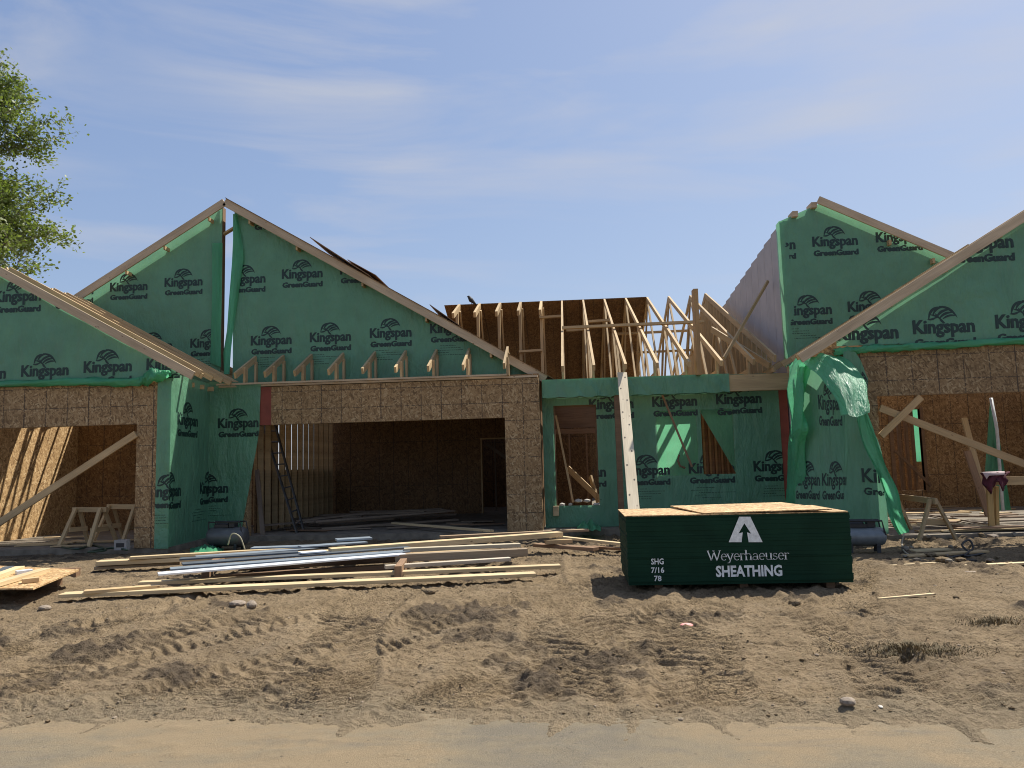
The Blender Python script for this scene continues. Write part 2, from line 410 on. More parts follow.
def ground_height(X, Y, want_dark=False):
    e = 4.98-.035*X + .26*(fbm(X, Y*0, .7, 4, 5)-.5)+.12*(fbm(X, Y, 6, 3, 6)-.5)
    base = .2*sstep(0, 3.6, Y-e)
    lip = .04*np.exp(-((Y-e-.22)/.16)**2)*(fbm(X, Y, 2.2, 3, 8)*1.6-.2)
    wx = X+(fbm(X, Y, 3, 2, 51)-.5)*.2; wy = Y+(fbm(X, Y, 3, 2, 52)-.5)*.2
    rip = np.abs(fbm(wx*.55, wy*1.25, 4.2, 3, 53)-.5)*2            # thin cracked creases
    n = (fbm(X, Y, .6, 3, 1)-.5)*.04+(fbm(X, Y, 3.1, 4, 2)-.5)*.028+(fbm(X, Y, 17, 3, 3)-.5)*.040+np.clip(rip, 0, .16)*.10
    dk = soil(X, Y)
    clod = (fbm(X, Y, 12, 4, 31)-.40)*.12*dk
    h = base+lip
    tr = np.zeros_like(X); cover = np.zeros_like(X); shade = np.zeros_like(X)
    for k, (P, hw, lh, sg) in enumerate(TRACKS):
        P = np.array(P, float)
        tt = np.linspace(0, len(P)-1, 160); py = np.interp(tt, np.arange(len(P)), P[:, 0]); px = np.interp(tt, np.arange(len(P)), P[:, 1])
        ker = np.ones(25)/25; px = np.convolve(np.pad(px, 12, 'edge'), ker, 'valid'); py = np.convolve(np.pad(py, 12, 'edge'), ker, 'valid')
        xc = np.interp(Y, py, px); sl = np.interp(Y, py, np.gradient(px, py))
        d = (X-xc)/np.sqrt(1+sl**2); s = Y*np.sqrt(1+sl**2)+(X-xc)*sl/np.sqrt(1+sl**2)
        s = s+(fbm(X, Y, 1.8, 3, 40+k)-.5)*.22; dd = d+(fbm(X, Y, 2.5, 2, 140+k)-.5)*.12
        inside = sstep(hw+.06, hw-.04, np.abs(d))
        ph = s/.125+sg*3.4*np.abs(dd+.05)
        saw = ph-np.floor(ph)
        lug = np.where(saw > .2, 1-((saw-.2)/.8)**.7, saw/.2)*2-1        # steep face to the road, long back
        lug = lug*sstep(.2, .42, fbm(X, Y, 1.7, 3, 160+k))
        keep = sstep(.28, .42, fbm(X, Y, .7, 3, 60+k))*inside
        tr = tr*(1-keep)+keep*(lh*.66*lug-.02)
        cover = np.maximum(cover, keep)
        h = h+.02*np.exp(-((np.abs(d)-hw-.06)/.05)**2)*sstep(.4, .6, fbm(X, Y, 1.3, 3, 80+k))
    fade = sstep(-.25, .30, Y-e)*sstep(70, 14, Y)
    h = h+fade*(tr*(1-.55*dk)*sstep(.0, .4, Y-e)+n*(1-.3*cover)+clod)
    h = h-.02*(1-sstep(-.3, .10, Y-e))+(fbm(X, Y, 24, 2, 7)-.5)*.018*sstep(.5, .0, np.abs(Y-e))
    h = np.where(Y < e-.32, np.minimum(h, -.02-.05*(e-Y)), h)
    h = np.where((Y > 12.4) & (np.abs(X) < 14) & (Y < 30), np.minimum(h+.06*sstep(11.6, 12.6, Y)*(X > 3), .30), h)
    return h
GX, GY = np.meshgrid(XS, YS)
GZ = ground_height(GX, GY)
def gz(x, y): return float(ground_height(np.array([[x]], float), np.array([[y]], float))[0, 0])
def grid_mesh(name, X, Y, Z, m):
    nr, nc = X.shape; me = bpy.data.meshes.new(name)
    V = np.stack([X, Y, Z], -1).reshape(-1, 3); idx = np.arange(nr*nc).reshape(nr, nc)
    F = np.stack([idx[:-1, :-1], idx[:-1, 1:], idx[1:, 1:], idx[1:, :-1]], -1).reshape(-1, 4)
    me.vertices.add(len(V)); me.vertices.foreach_set('co', V.ravel())
    me.loops.add(F.size); me.loops.foreach_set('vertex_index', F.ravel())
    me.polygons.add(len(F)); me.polygons.foreach_set('loop_start', np.arange(0, F.size, 4)); me.polygons.foreach_set('loop_total', np.full(len(F), 4))
    me.polygons.foreach_set('use_smooth', np.ones(len(F), bool)); me.update(calc_edges=True); me.validate()
    me.materials.append(m); o = bpy.data.objects.new(name, me); scene.collection.objects.link(o); return o
def dirt_mat():
    m, t, p = mat('dirt'); c0 = coords(t, 'Object')
    a = noise(t, c0, .55, 6, .62, .4); b = noise(t, c0, 3.2, 6, .65); c = noise(t, c0, 34, 4, .7); d = noise(t, c0, 160, 2)
    col = ramp(t, b, [(.28, (.155, .112, .066)), (.5, (.245, .180, .107)), (.72, (.305, .230, .142))])
    at_ = N(t, 'ShaderNodeAttribute'); at_.attribute_name = 'topsoil'
    col = mixc(t, math_(t, 'MULTIPLY', at_.outputs['Fac'], .85), col, (.07, .053, .038))
    dk = ramp(t, math_(t, 'ADD', math_(t, 'MULTIPLY', a, .7), math_(t, 'MULTIPLY', b, .45)), [(.57, (0, 0, 0)), (.72, (1, 1, 1))])
    col = mixc(t, math_(t, 'MULTIPLY', dk, .38), col, (.10, .078, .057))
    col = mixc(t, 1, col, ramp(t, c, [(.32, (.52, .50, .48)), (.46, (1.0, 1.0, 1.0)), (.66, (1.18, 1.17, 1.15))]), 'MULTIPLY')
    ad = N(t, 'ShaderNodeAttribute'); ad.attribute_name = 'road_dust'
    col = mixc(t, ad.outputs['Fac'], col, mixc(t, 1, ramp(t, b, [(.3, (.205, .162, .105)), (.7, (.262, .20, .125))]), ramp(t, c, [(.3, (.7, .69, .68)), (.6, (1.08, 1.08, 1.08))]), 'MULTIPLY'))
    sp = ramp(t, d, [(.70, (0, 0, 0)), (.76, (1, 1, 1))])
    col = mixc(t, math_(t, 'MULTIPLY', sp, .35), col, (.5, .44, .36))
    t.links.new(col, p.inputs['Base Color']); p.inputs['Roughness'].default_value = .95; p.inputs['Specular IOR Level'].default_value = .15
    h = math_(t, 'ADD', math_(t, 'MULTIPLY', c, .75), math_(t, 'MULTIPLY', d, .25)); bump(t, h, 1.0, .05, p)
    return m
DIRT = dirt_mat()
g = grid_mesh('ground', GX, GY, GZ, DIRT); g['kind'] = 'structure'
sa = g.data.attributes.new('topsoil', 'FLOAT', 'POINT'); sa.data.foreach_set('value', (soil(GX, GY)*np.clip(.2+1.3*fbm(GX, GY, 9, 4, 99), 0, 1)*sstep(5.1, 5.6, GY)).ravel().astype(np.float32))
sb = g.data.attributes.new('road_dust', 'FLOAT', 'POINT'); sb.data.foreach_set('value', (sstep(.75, .1, GY-4.98+.035*GX+(fbm(GX, GY, 1.5, 4, 120)-.5)*.9)).ravel().astype(np.float32))
def road_mat():
    m, t, p = mat('dusty_asphalt'); c0 = coords(t, 'Object')
    a = noise(t, coords(t, 'Object', (.5, 1.1, 1)), 1.1, 7, .6, .6); c = noise(t, c0, 120, 3, .7); b = noise(t, c0, 9, 5, .6)
    f = math_(t, 'ADD', math_(t, 'MULTIPLY', a, .8), math_(t, 'MULTIPLY', b, .2))
    col = ramp(t, f, [(.36, (.165, .142, .105)), (.46, (.205, .168, .112)), (.55, (.238, .182, .112)), (.75, (.262, .20, .122))])
    st = noise(t, coords(t, 'Object', (.6, 4.5, 1), (0, 0, .12)), 1.4, 6, .65, .8)
    col = mixc(t, math_(t, 'MULTIPLY', ramp(t, st, [(.56, (0, 0, 0)), (.68, (1, 1, 1))]), .35), col, (.13, .118, .10))
    col = mixc(t, 1, col, ramp(t, c, [(.3, (.62, .61, .6)), (.65, (1.12, 1.12, 1.12))]), 'MULTIPLY')
    v = N(t, 'ShaderNodeTexVoronoi'); v.inputs['Scale'].default_value = 8; t.links.new(c0, v.inputs['Vector'])
    col = mixc(t, math_(t, 'MULTIPLY', math_(t, 'LESS_THAN', v.outputs['Distance'], .075), .6), col, (.07, .055, .04))
    cr = N(t, 'ShaderNodeTexVoronoi'); cr.feature = 'DISTANCE_TO_EDGE'; cr.inputs['Scale'].default_value = .55
    wv = N(t, 'ShaderNodeVectorMath', operation='ADD'); nn = N(t, 'ShaderNodeTexNoise'); nn.inputs['Scale'].default_value = 3; nn.inputs['Detail'].default_value = 5
    t.links.new(c0, nn.inputs['Vector']); t.links.new(c0, wv.inputs[0]); t.links.new(nn.outputs['Color'], wv.inputs[1]); t.links.new(wv.outputs[0], cr.inputs['Vector'])
    col = mixc(t, math_(t, 'MULTIPLY', math_(t, 'LESS_THAN', cr.outputs['Distance'], .004), .18), col, (.10, .08, .06))
    t.links.new(col, p.inputs['Base Color']); p.inputs['Roughness'].default_value = .92; p.inputs['Specular IOR Level'].default_value = .2
    bump(t, math_(t, 'ADD', c, b), .7, .01, p); return m
RX, RY = np.meshgrid(np.concatenate([-np.geomspace(400, 9, 14), np.linspace(-8, 8, 320), np.geomspace(9, 400, 14)]), np.concatenate([np.linspace(-60, 2, 12), np.linspace(2.3, 5.7, 130)]))
RZ = ((fbm(RX, RY, 2.0, 3, 90)-.5)*.014+np.clip(fbm(RX, RY, 9, 3, 91)-.55, 0, 1)*.05*sstep(.4, .6, fbm(RX, RY, 1.1, 3, 92)))*(np.abs(RX) < 8.5)
e_ = np.maximum(RY-5.1+.035*RX, 0); RZ = RZ-e_*.15
r = grid_mesh('road', RX, RY, RZ, road_mat()); r['kind'] = 'structure'

def lump_mesh(mb, c, r, seed, m=0, n=0, flat=.7):
    rr = random.Random(seed); bm = bmesh.new(); bmesh.ops.create_icosphere(bm, subdivisions=1+n, radius=1)
    k = [rr.uniform(.65, 1.25) for _ in range(12)]; ax = [Vector((rr.uniform(-1, 1), rr.uniform(-1, 1), rr.uniform(-1, 1))).normalized() for _ in range(12)]
    S = (rr.uniform(.7, 1.4), rr.uniform(.7, 1.3), flat*rr.uniform(.7, 1.1))
    def f(v):
        d = v.normalized(); s = 1
        for a, kk in zip(ax, k): s += (kk-1)*.55*max(0, d.dot(a))**3
        return Vector((c[0]+d.x*s*r*S[0], c[1]+d.y*s*r*S[1], c[2]+d.z*s*r*S[2]))
    for fc in bm.faces: mb.poly([f(v.co) for v in fc.verts], m)
    bm.free()
# loose clods and pebbles strewn over the dirt
cl = MB(); rc = random.Random(5); cnt = 0
xs = []; 
while len(xs) < 2600:
    y = rc.uniform(5.0, 12.5)**1; x = rc.uniform(-.75, .68)*y*1.05
    if rc.random() > (5.0/y)**.8: continue
    xs.append((x, y))
ar = np.array(xs); dens = fbm(ar[:, 0], ar[:, 1], .8, 3, 70); zz = ground_height(ar[:, 0][None], ar[:, 1][None])[0]
for (x, y), d, z in zip(xs, dens, zz):
    if d < rc.uniform(.3, .62): continue
    s = rc.choice((.005, .006, .007, .008, .01, .012, .016)) * (1 if rc.random() < .97 else 1.8)
    lump_mesh(cl, (x, y, max(z, 0)+s*.25), s, rc.random()*1e6, 0 if rc.random() < .8 else 1)
tag(cl.build('dirt_clods', [DIRT, plain('pebble_stone', (.25, .195, .135), .9, var=.3, sc=30)]), 'small clods and pebbles strewn over the rutted dirt', 'pebbles', kind='stuff')

# ================================================================== BUILDINGS
FL = .32                                    # top of the concrete floors
YL, YM, YG, YP, YR = 13.2, 15.1, 15.7, 15.75, 12.9   # fronts: left garage, middle garage, middle gable, porch wall, right garage
# ------------------------------------------------------------------ left front-gabled garage
lg = thing('garage_house', (-10.3, YL, FL), 'front-gabled garage unit at the left edge, green-wrapped gable over an open OSB garage bay', 'house')
def found(parent, boxes):
    mb = MB()
    for b in boxes: mb.box(*b)
    return mb.build('foundation', CONC, parent)
found(lg, [(-13.6, -7.1, YL+.02, 17.55, -.2, FL)])
PKX, PKZ, SL = -10.33, 5.46, .556
mb = MB()
osb_wall(mb, [rect(-13.5, -7.30, 2.5, 3.24), rect(-13.5, -12.9, FL, 2.498)], YL, .14)
osb_wall(mb, [rect(-7.71, -7.30, FL, 2.498)], YL, .14)
mb.build('front_wall', OSB_N, lg)
mb = MB()   # plywood under the wrap: corner return, side wall, gable triangle
osb_wall(mb, [rect(-7.298, -7.1, FL, 3.24)], YL, .14)
mb.prism([(-7.135, YL+.142, FL), (-7.33, YM+.14, FL), (-7.42, YM+.14, FL), (-7.24, YL+.142, FL)], (0, 0, 2.92))
osb_wall(mb, [[(-13.5, 3.243), (-7.6, 3.243), (-7.0, 3.42), (PKX, PKZ-.14), (-13.5, 3.5)]], YL+.02, .1)
mb.build('sheathing', OSB, lg)
mb = MB(); mb.box(-11.75, -11.6, 13.6, 17.4, FL, 3.2); mb.build('partition_wall', OSB_P, lg)
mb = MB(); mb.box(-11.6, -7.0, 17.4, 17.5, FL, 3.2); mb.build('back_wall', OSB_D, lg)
zr = lambda x: PKZ-.12-SL*abs(x-PKX)
wrap_sheet('gable_wrap', lg, (0, YL-.006, 0), (1, 0, 0), (0, 0, 1), (0, -1, 0),
           [[(-13.6, 3.3), (-6.92, 3.3), (-6.92, zr(-6.92)+.02), (PKX, zr(PKX)+.06), (-13.6, zr(-13.6)+.1)]],
           [(-10.05, 4.83), (-11.25, 4.83), (-8.87, 4.86), (-9.47, 3.43), (-8.28, 3.46), (-10.67, 3.41), (-7.1, 3.47)], .90)
wrap_sheet('corner_wrap', lg, (0, YL-.006, 0), (1, 0, 0), (0, 0, 1), (0, -1, 0), [rect(-7.33, -7.07, FL-.02, 3.3)], [(-7.09, 1.2)], .86, [(-7.2, 1.2)])
wrap_sheet('side_wrap', lg, (-7.088, YL, 0), (-.105, .9945, 0), (0, 0, 1), (.9945, .105, 0), [rect(-.03, YM-YL, FL, 3.4)], [(.75, 2.5), (.0, 1.2), (1.9, 1.2)], .95, [(1.45, 1.2)])
for sgn, xe in ((1, -6.6), (-1, -14.2)):
    mb = MB(); a = Vector((PKX, YL-.16, PKZ)); b = Vector((xe, YL-.16, PKZ-SL*abs(xe-PKX)))
    dn = Vector((0, 0, -.1)); mb.beam(a+dn*.75, b+dn*.75, .04, .15, (0, 0, 1)); mb.build('rake_board', RAKE, lg, bevel=.004)
    mb = MB(); mb.beam(a+Vector((0, .26, -.01)), b+Vector((0, .26, -.01)), .04, .14, (0, 0, 1)); mb.build('fly_rafter', WOOD, lg)
def gable_truss(parent, y, pkx, pkz, sl, x0, x1, zb, name='roof_truss', webs=True, half=None, m=None):
    mb = MB(); w, t = .038, .1
    P = Vector((pkx, y, pkz-.08))
    for xe in ([x0] if half == 'l' else [x1] if half == 'r' else [x0, x1]):
        E_ = Vector((xe, y, pkz-.08-sl*abs(xe-pkx))); mb.beam(P, E_, w, t)
    mb.beam((x0+.36, y, zb), (x1-.36, y, zb), w-.008, t-.01)
    if webs:
        n = 2
        for s, xe in ((-1, x0), (1, x1)):
            b1 = pkx+(xe-pkx)*.33; t1 = pkx+(xe-pkx)*.5
            mb.beam((b1, y+.002, zb), (pkx, y+.002, pkz-.12), w-.006, .085); mb.beam((b1, y+.003, zb), (t1, y+.003, pkz-.1-sl*abs(t1-pkx)), w-.006, .085)
    return mb.build(name, m or WOOD, parent)
for k in range(10): gable_truss(lg, YL+.55+k*.40, PKX, PKZ-.02, SL, -14.0, -6.78, 3.28)
def wrap_roll(parent, path, r, name='rolled_wrap', seed=1):
    mb = MB(); rr = random.Random(seed); G = []; n = 12
    path = [Vector(p) for p in path]; N_ = 40
    for i in range(N_+1):
        s = i/N_*(len(path)-1); k = min(int(s), len(path)-2); c = path[k].lerp(path[k+1], s-k); rad = r[k]+(r[k+1]-r[k])*(s-k)
        row = []
        for j in range(n+1):
            a = 2*pi*(j % n)/n; q = rad*(1+.28*sin(3*a+i*.7)+.16*sin(5*a-i*1.3)+.12*sin(i*2.1+j % n))
            row.append(c+Vector((0, cos(a)*q*.8, sin(a)*q)))
        G.append(row)
    mb.grid(G, 0, lambda i, j: (i*.06, j*.05)); return mb.build(name, WRAPF, parent, smooth=True, merge=True)
wrap_roll(lg, [at(-40, 386, YL-.06), at(60, 382, YL-.06), at(140, 382, YL-.06), at(152, 376, YL-.08), at(170, 374, YL-.1)], [.04, .06, .07, .13, .05])
mb = MB(); mb.beam(at(-12, 530, YL-.05), at(136, 434, YL-.05), .04, .12, (0, 0, 1)); mb.build('diagonal_brace', WOOD, lg)

# ------------------------------------------------------------------ middle gabled house over its garage
mg = thing('gabled_house', (-4, YM, FL), 'tall green-wrapped gable with a split down its peak above the open middle garage', 'house')
found(mg, [(-7.095, -.56, YM+.02, 24.2, -.2, FL-.002)])
PX2, PZ2, S2 = -7.2, 7.43, .60
mb = MB()
osb_wall(mb, [rect(-6.0, -.58, 2.53, 3.3), rect(-1.27, -.58, FL, 2.528)], YM, .14)
mb.build('front_wall', OSB_N, mg)
mb = MB(); mb.box(-6.45, -6.003, YM+.004, YM+.14, 2.53, 3.3); mb.build('red_sheathing', RED, mg)
mb = MB(); mb.box(-7.28, -6.452, YM+.004, YM+.14, FL, 3.3); mb.build('sheathing', OSB, mg)
zr2 = lambda x: PZ2-.10-S2*abs(x-PX2)
GAPL, GAPR = -7.35, -7.08
mb = MB()
z3 = lambda x: zr2(x)-.10
osb_wall(mb, [[(GAPL-.02, 3.3), (GAPL-.02, z3(GAPL)), (-12.3, z3(-12.3)), (-12.3, 3.3)], [(GAPR+.02, 3.3), (-.66, 3.3), (-1.2, z3(-1.2)), (GAPR+.02, z3(GAPR))]], YG+.03, .012)
mb.build('gable_sheathing', OSB, mg)
LC = [(-5.58, 5.68), (-4.31, 5.72), (-6.83, 5.62), (-6.25, 4.27), (-4.97, 4.29), (-3.68, 4.33), (-2.4, 4.38), (-1.12, 4.4), (-6.2, 6.98), (-4.95, 7.05)]
gl = wrap_sheet('gable_wrap', mg, (0, YG, 0), (1, 0, 0), (0, 0, 1), (0, -1, 0),
           [[(GAPR, 3.34), (-.60, 3.34), (-.60, max(3.36, zr2(-.60))), (GAPR, zr2(GAPR))]], LC, .88, [(-6.25, 4.27), (-4.97, 4.29), (-3.68, 4.33), (-2.4, 4.38)])
LC2 = [(-9.43, 5.57), (-8.2, 5.62), (-7.6, 4.27), (-8.85, 4.25), (-10.05, 4.2), (-10.65, 5.53), (-8.9, 6.9)]
wrap_sheet('gable_wrap', mg, (0, YG, 0), (1, 0, 0), (0, 0, 1), (0, -1, 0),
           [[(GAPL, 3.34), (GAPL, zr2(GAPL)+.10), (-12.2, zr2(-12.2)+.13), (-12.2, 3.34)]], LC2, .84, [(-7.6, 4.27)])
# framing seen in the split
for x in (GAPL-.03, GAPR+.03):
    mb = MB(); mb.beam((x, YG+.1, 3.3), (x, YG+.1, zr2(x)+.12), .04, .14, (0, 1, 0)); mb.build('stud', BROWN, mg)
mb = MB(); mb.beam((GAPL-.02, YG+.1, 6.75), (GAPR+.03, YG+.1, 6.93), .1, .04); mb.build('blocking', WOOD, mg)
for nm, cols in (('loose_flap', [[(212, 243), (222.5, 243)], [(212.3, 290), (222, 290)], [(211, 335), (221, 335)], [(210, 372), (221, 378)]]),
                 ('loose_flap', [[(233, 214), (237, 214)], [(233, 240), (243, 247)], [(232, 262), (243.5, 260)], [(229, 300), (238, 298)], [(227, 330), (233, 332)], [(223.5, 352), (231, 350)], [(224, 382), (229, 382)]])):
    mb = MB(); G = []
    for i in range(len(cols)-1):
        for k in range(4):
            s = k/4; a = Vector(cols[i][0]).lerp(Vector(cols[i+1][0]), s); b = Vector(cols[i][1]).lerp(Vector(cols[i+1][1]), s)
            G.append([at(*a.lerp(b, j/6), YG-.05-.05*sin(j/6*pi)-.015*sin(i*2+k+j*1.7)) for j in range(7)])
    mb.grid(G, 0, lambda i, j: (j*.05, i*.1)); o = mb.build(nm, WRAPF, gl, smooth=True, merge=True)
for xe in (-.45, -12.2):
    mb = MB(); a = Vector((PX2, YG-.24, PZ2-.08)); b = Vector((xe, YG-.24, PZ2-.08-S2*abs(xe-PX2)))
    mb.beam(a, b, .04, .165); mb.build('rake_board', RAKE, mg, bevel=.004)
    for k in range(5):       # lookout blocks that poke through under the rake
        x = PX2+(xe-PX2)*(.06+.19*k+rnd.uniform(-.02, .02)); 
        if abs(x-PX2) < .3: continue
        mb = MB(); z = PZ2-.20-S2*abs(x-PX2); mb.box(x-.02, x+.02, YG-.215, YG+.3, z-.045, z+.03); mb.build('lookout', WOOD, mg)
mb = MB()
nx = Vector((S2, 0, 1)).normalized()
def slope_pt(x, y, up=0): return Vector((x, y, PZ2-S2*abs(x-PX2)))+Vector((S2 if x > PX2 else -S2, 0, 1)).normalized()*up
mb.prism([slope_pt(PX2+.02, YG-.28, .012), slope_pt(-.3, YG-.28, .012), slope_pt(-.3, 24.2, .012), slope_pt(PX2+.02, 24.2, .012)], nx*.013)
mb.build('roof_deck', OSB_D, mg)
for x0, x1, y0, y1, lift, tilt in ((-5.35, -4.05, 15.3, 16.6, .035, .10), (-4.6, -4.0, 15.5, 17.4, .12, .0), (-2.85, -2.2, 15.4, 17.0, .035, .08)):
    mb = MB(); mb.prism([slope_pt(x0, y0, lift+tilt), slope_pt(x1, y0, lift), slope_pt(x1, y1, lift), slope_pt(x0, y1, lift+tilt)], nx*.013); mb.build('loose_deck_sheet', BROWN, mg)
# pent-roof rafter tails and plate over the garage door
mb = MB(); mb.beam((-7.1, YM+.05, 3.335), (-.6, YM+.05, 3.335), .12, .04); mb.beam((-7.1, YM-.1, 3.37), (-1.2, YM-.1, 3.37), .035, .035); mb.build('top_plate', RAKE, mg)
for px in (244, 273, 302, 335, 368, 400, 432, 466, 506):
    x = at(px, 372, YM).x; mb = MB()
    mb.beam((x, YG-.01, 3.98), (x, YM-.42, 3.50), .045, .12); mb.beam((x+.04, YM-.02, 3.36), (x+.04, YM-.02, 3.72), .05, .12, (0, 1, 0)); mb.beam((x+.02, YG-.04, 3.36), (x+.02, YG-.04, 3.9), .045, .09, (0, 1, 0))
    mb.build('rafter_tail', WOOD, mg)
# garage interior
for k in range(13):
    y = 15.95+k*.4; mb = MB(); mb.box(-6.625, -6.505, y, y+.04, FL, 3.3); mb.build('stud', WOOD, mg)
for k in range(7):
    y = 16.08+k*.84; mb = MB(); mb.box(-7.12, -7.04, y, y+.04, FL, 3.3); mb.build('stud', WOOD, mg)
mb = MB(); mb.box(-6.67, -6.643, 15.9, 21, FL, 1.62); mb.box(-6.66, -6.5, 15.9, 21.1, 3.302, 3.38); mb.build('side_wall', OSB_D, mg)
mb = MB()
D0, D1 = at(482, 500, 21).x, at(509, 500, 21).x
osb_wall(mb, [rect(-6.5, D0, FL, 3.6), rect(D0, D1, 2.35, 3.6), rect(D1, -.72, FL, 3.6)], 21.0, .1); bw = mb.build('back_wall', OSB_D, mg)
mb = MB()
mb.box(D0, D0+.04, 20.92, 21.12, FL, 2.35); mb.box(D1-.04, D1, 20.92, 21.12, FL, 2.35); mb.box(D0+.042, D1-.042, 20.92, 21.12, 2.31, 2.348); mb.build('door_frame', WOOD, bw)
mb = MB(); mb.beam((D0+.1, 21.6, 2.2), (D1+.3, 21.6, 1.5), .04, .09); mb.beam((D0+.3, 21.9, .3), (D0+.3, 21.9, 2.4), .04, .09, (0, 1, 0)); mb.beam((D0+.6, 22.0, .3), (D0+.6, 22.0, 2.4), .04, .09, (0, 1, 0)); mb.build('bracing', GREYWOOD, mg)
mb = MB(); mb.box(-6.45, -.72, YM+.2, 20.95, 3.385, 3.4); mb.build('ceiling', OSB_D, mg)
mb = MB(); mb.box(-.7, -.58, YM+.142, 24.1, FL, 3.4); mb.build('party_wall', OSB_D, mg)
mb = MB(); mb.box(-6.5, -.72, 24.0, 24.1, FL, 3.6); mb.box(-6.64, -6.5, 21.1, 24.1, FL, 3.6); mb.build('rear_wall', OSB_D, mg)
# wrap round the inner corner to the garage door
wrap_sheet('corner_wrap', mg, (0, YM-.004, 0), (1, 0, 0), (0, 0, 1), (0, -1, 0),
           [[(-7.31, FL-.02), (-6.28, FL-.08), (-6.26, 1.2), (-6.22, 2.2), (-6.15, 2.9), (-6.08, 3.3), (-6.12, 3.38), (-7.31, 3.45)]], [(-6.68, 2.5), (-7.30, 1.2), (-5.98, 1.2)], .84, [(-7.25, 1.2)], wob=.02, sub=.12)

# ------------------------------------------------------------------ middle house with the porch and bare trusses
ch = thing('house', (2, YP, FL), 'unfinished centre section with bare roof trusses, a wrapped porch wall and a window hole', 'house')
found(ch, [(-.555, 4.40, YP-.5, 28.8, -.25, FL-.004)])
mb = MB()
WX0, WX1, WZ0, WZ1 = -.33, .56, .74, 2.79
AX0, AX1, BX0, BX1, TZ0, TZ1 = 1.74, 2.56, 2.62, 3.30, 1.29, 2.62
osb_wall(mb, [rect(-.55, WX0, FL, 3.3), rect(WX0, WX1, FL, WZ0), rect(WX0, WX1, WZ1, 3.3), rect(WX1, AX0, FL, 3.3),
              rect(AX0, BX1, FL, TZ0), rect(AX0, BX1, TZ1, 3.3), rect(AX1, BX0, TZ0, TZ1), rect(BX1, 4.178, FL, 3.3)], YP, .12)
pw = mb.build('porch_wall', OSB, ch)
mb = MB(); mb.box(4.18, 4.37, YP+.004, YP+.12, FL, 3.3); mb.build('red_sheathing', RED, ch)
# sheets: round the window hole, over the covered openings with the torn triangle left out
b0, b1 = BX0+.02, BX1-.03
polys = [rect(-.55, WX0+.01, FL, 3.3), rect(WX0+.01, WX1-.01, FL, WZ0+.01), rect(WX0+.01, WX1-.01, WZ1-.01, 3.3), rect(WX1-.01, AX0+.01, FL, 3.3), rect(AX0+.01, AX1-.01, FL, TZ0+.01), rect(AX0+.01, AX1-.01, TZ1-.01, 3.3), rect(AX1-.01, b0, FL, 3.3),
         rect(b0, b1, FL, TZ0+.02), rect(b0, b1, TZ1-.01, 3.3), rect(b1, 4.2, FL, 3.3)]
dX = 1.275
wrap_sheet('house_wrap', ch, (0, YP-.002, 0), (1, 0, 0), (0, 0, 1), (0, -1, 0), polys,
           [(2.13-dX*k, 2.70-.012*k) for k in (-1, 0, 1)]+[(1.52+dX*k, 1.33+.01*k) for k in (-2, -1, 0, 1, 2)], .89, [(1.52+dX*k, 1.33) for k in (-2, -1, 0, 1, 2)], sub=.2)
BACKLIT = wrap_mat('backlit_wrap', (.13, .40, .22), .62)
for po in (rect(AX0+.011, AX1-.011, TZ0+.011, TZ1-.011), [(b0+.001, 2.55), (b1-.001, TZ0+.05), (b1-.001, TZ1-.011), (b0+.001, TZ1-.011)]):
    wrap_sheet('window_wrap', pw, (0, YP-.002, 0), (1, 0, 0), (0, 0, 1), (0, -1, 0), [po],
           [(2.13+dX*k, 2.70-.012*k) for k in (0, 1)]+[(1.52+dX*k, 1.33+.01*k) for k in (0, 1)], .89, sub=.15, mats=[BACKLIT, INK])
# frame members in the openings
mb = MB(); mb.box(WX0-.04, WX0+.03, YP+.02, YP+.16, WZ0, WZ1); mb.box(WX1-.03, WX1+.02, YP+.122, YP+.2, WZ0+.6, WZ1); mb.box(WX0+.032, WX1-.032, YP+.122, YP+.2, WZ1-.04, WZ1); mb.build('window_frame', BROWN, pw)
mb = MB(); mb.beam((WX0+.05, YP+.3, 2.6), (WX0+.35, YP+.35, .8), .04, .14, (0, 1, 0)); mb.build('leaning_stud', WOOD, ch)
mb = MB(); mb.beam((WX0+.25, YP+1.5, 1.5), (WX1+.1, YP+1.2, .75), .04, .12); mb.beam((WX0+.75, YP+1.5, 1.3), (WX1+.0, YP+1.2, .75), .04, .12); mb.build('interior_brace', WOOD, ch)
mb = MB()
for k in range(9): 
    x = -.45+k*.41; mb.box(x, x+.04, 18.5, 18.6, FL, 2.3)
mb.box(-.5, 3.2, 18.48, 18.62, 2.302, 2.42); mb.box(-.5, 3.2, 18.64, 18.66, 2.45, 3.4); mb.build('stud_partition', BROWN, ch)
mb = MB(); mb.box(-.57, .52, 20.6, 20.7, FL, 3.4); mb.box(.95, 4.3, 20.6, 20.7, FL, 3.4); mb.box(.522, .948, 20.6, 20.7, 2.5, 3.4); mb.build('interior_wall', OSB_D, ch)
mb = MB()
for k in range(7): mb.box(2.55+.12*k, 2.59+.12*k, 16.5, 16.6, FL, 3.0)
mb.box(2.5, 3.5, 16.62, 16.64, FL, 2.9); mb.build('torn_opening_studs', ORANGE, ch)
mb = MB(); mb.beam(at(661, 392, YP-.2), at(692, 467, YP-.2), .03, .04); mb.build('prop_stick', BROWN, ch)
mb = MB(); mb.tube([at(679, 455, YP-.05), at(678, 461, YP-.08), at(680, 466, YP-.08), at(685, 468, YP-.05)], .022, 6); mb.build('strap', BROWN, ch)
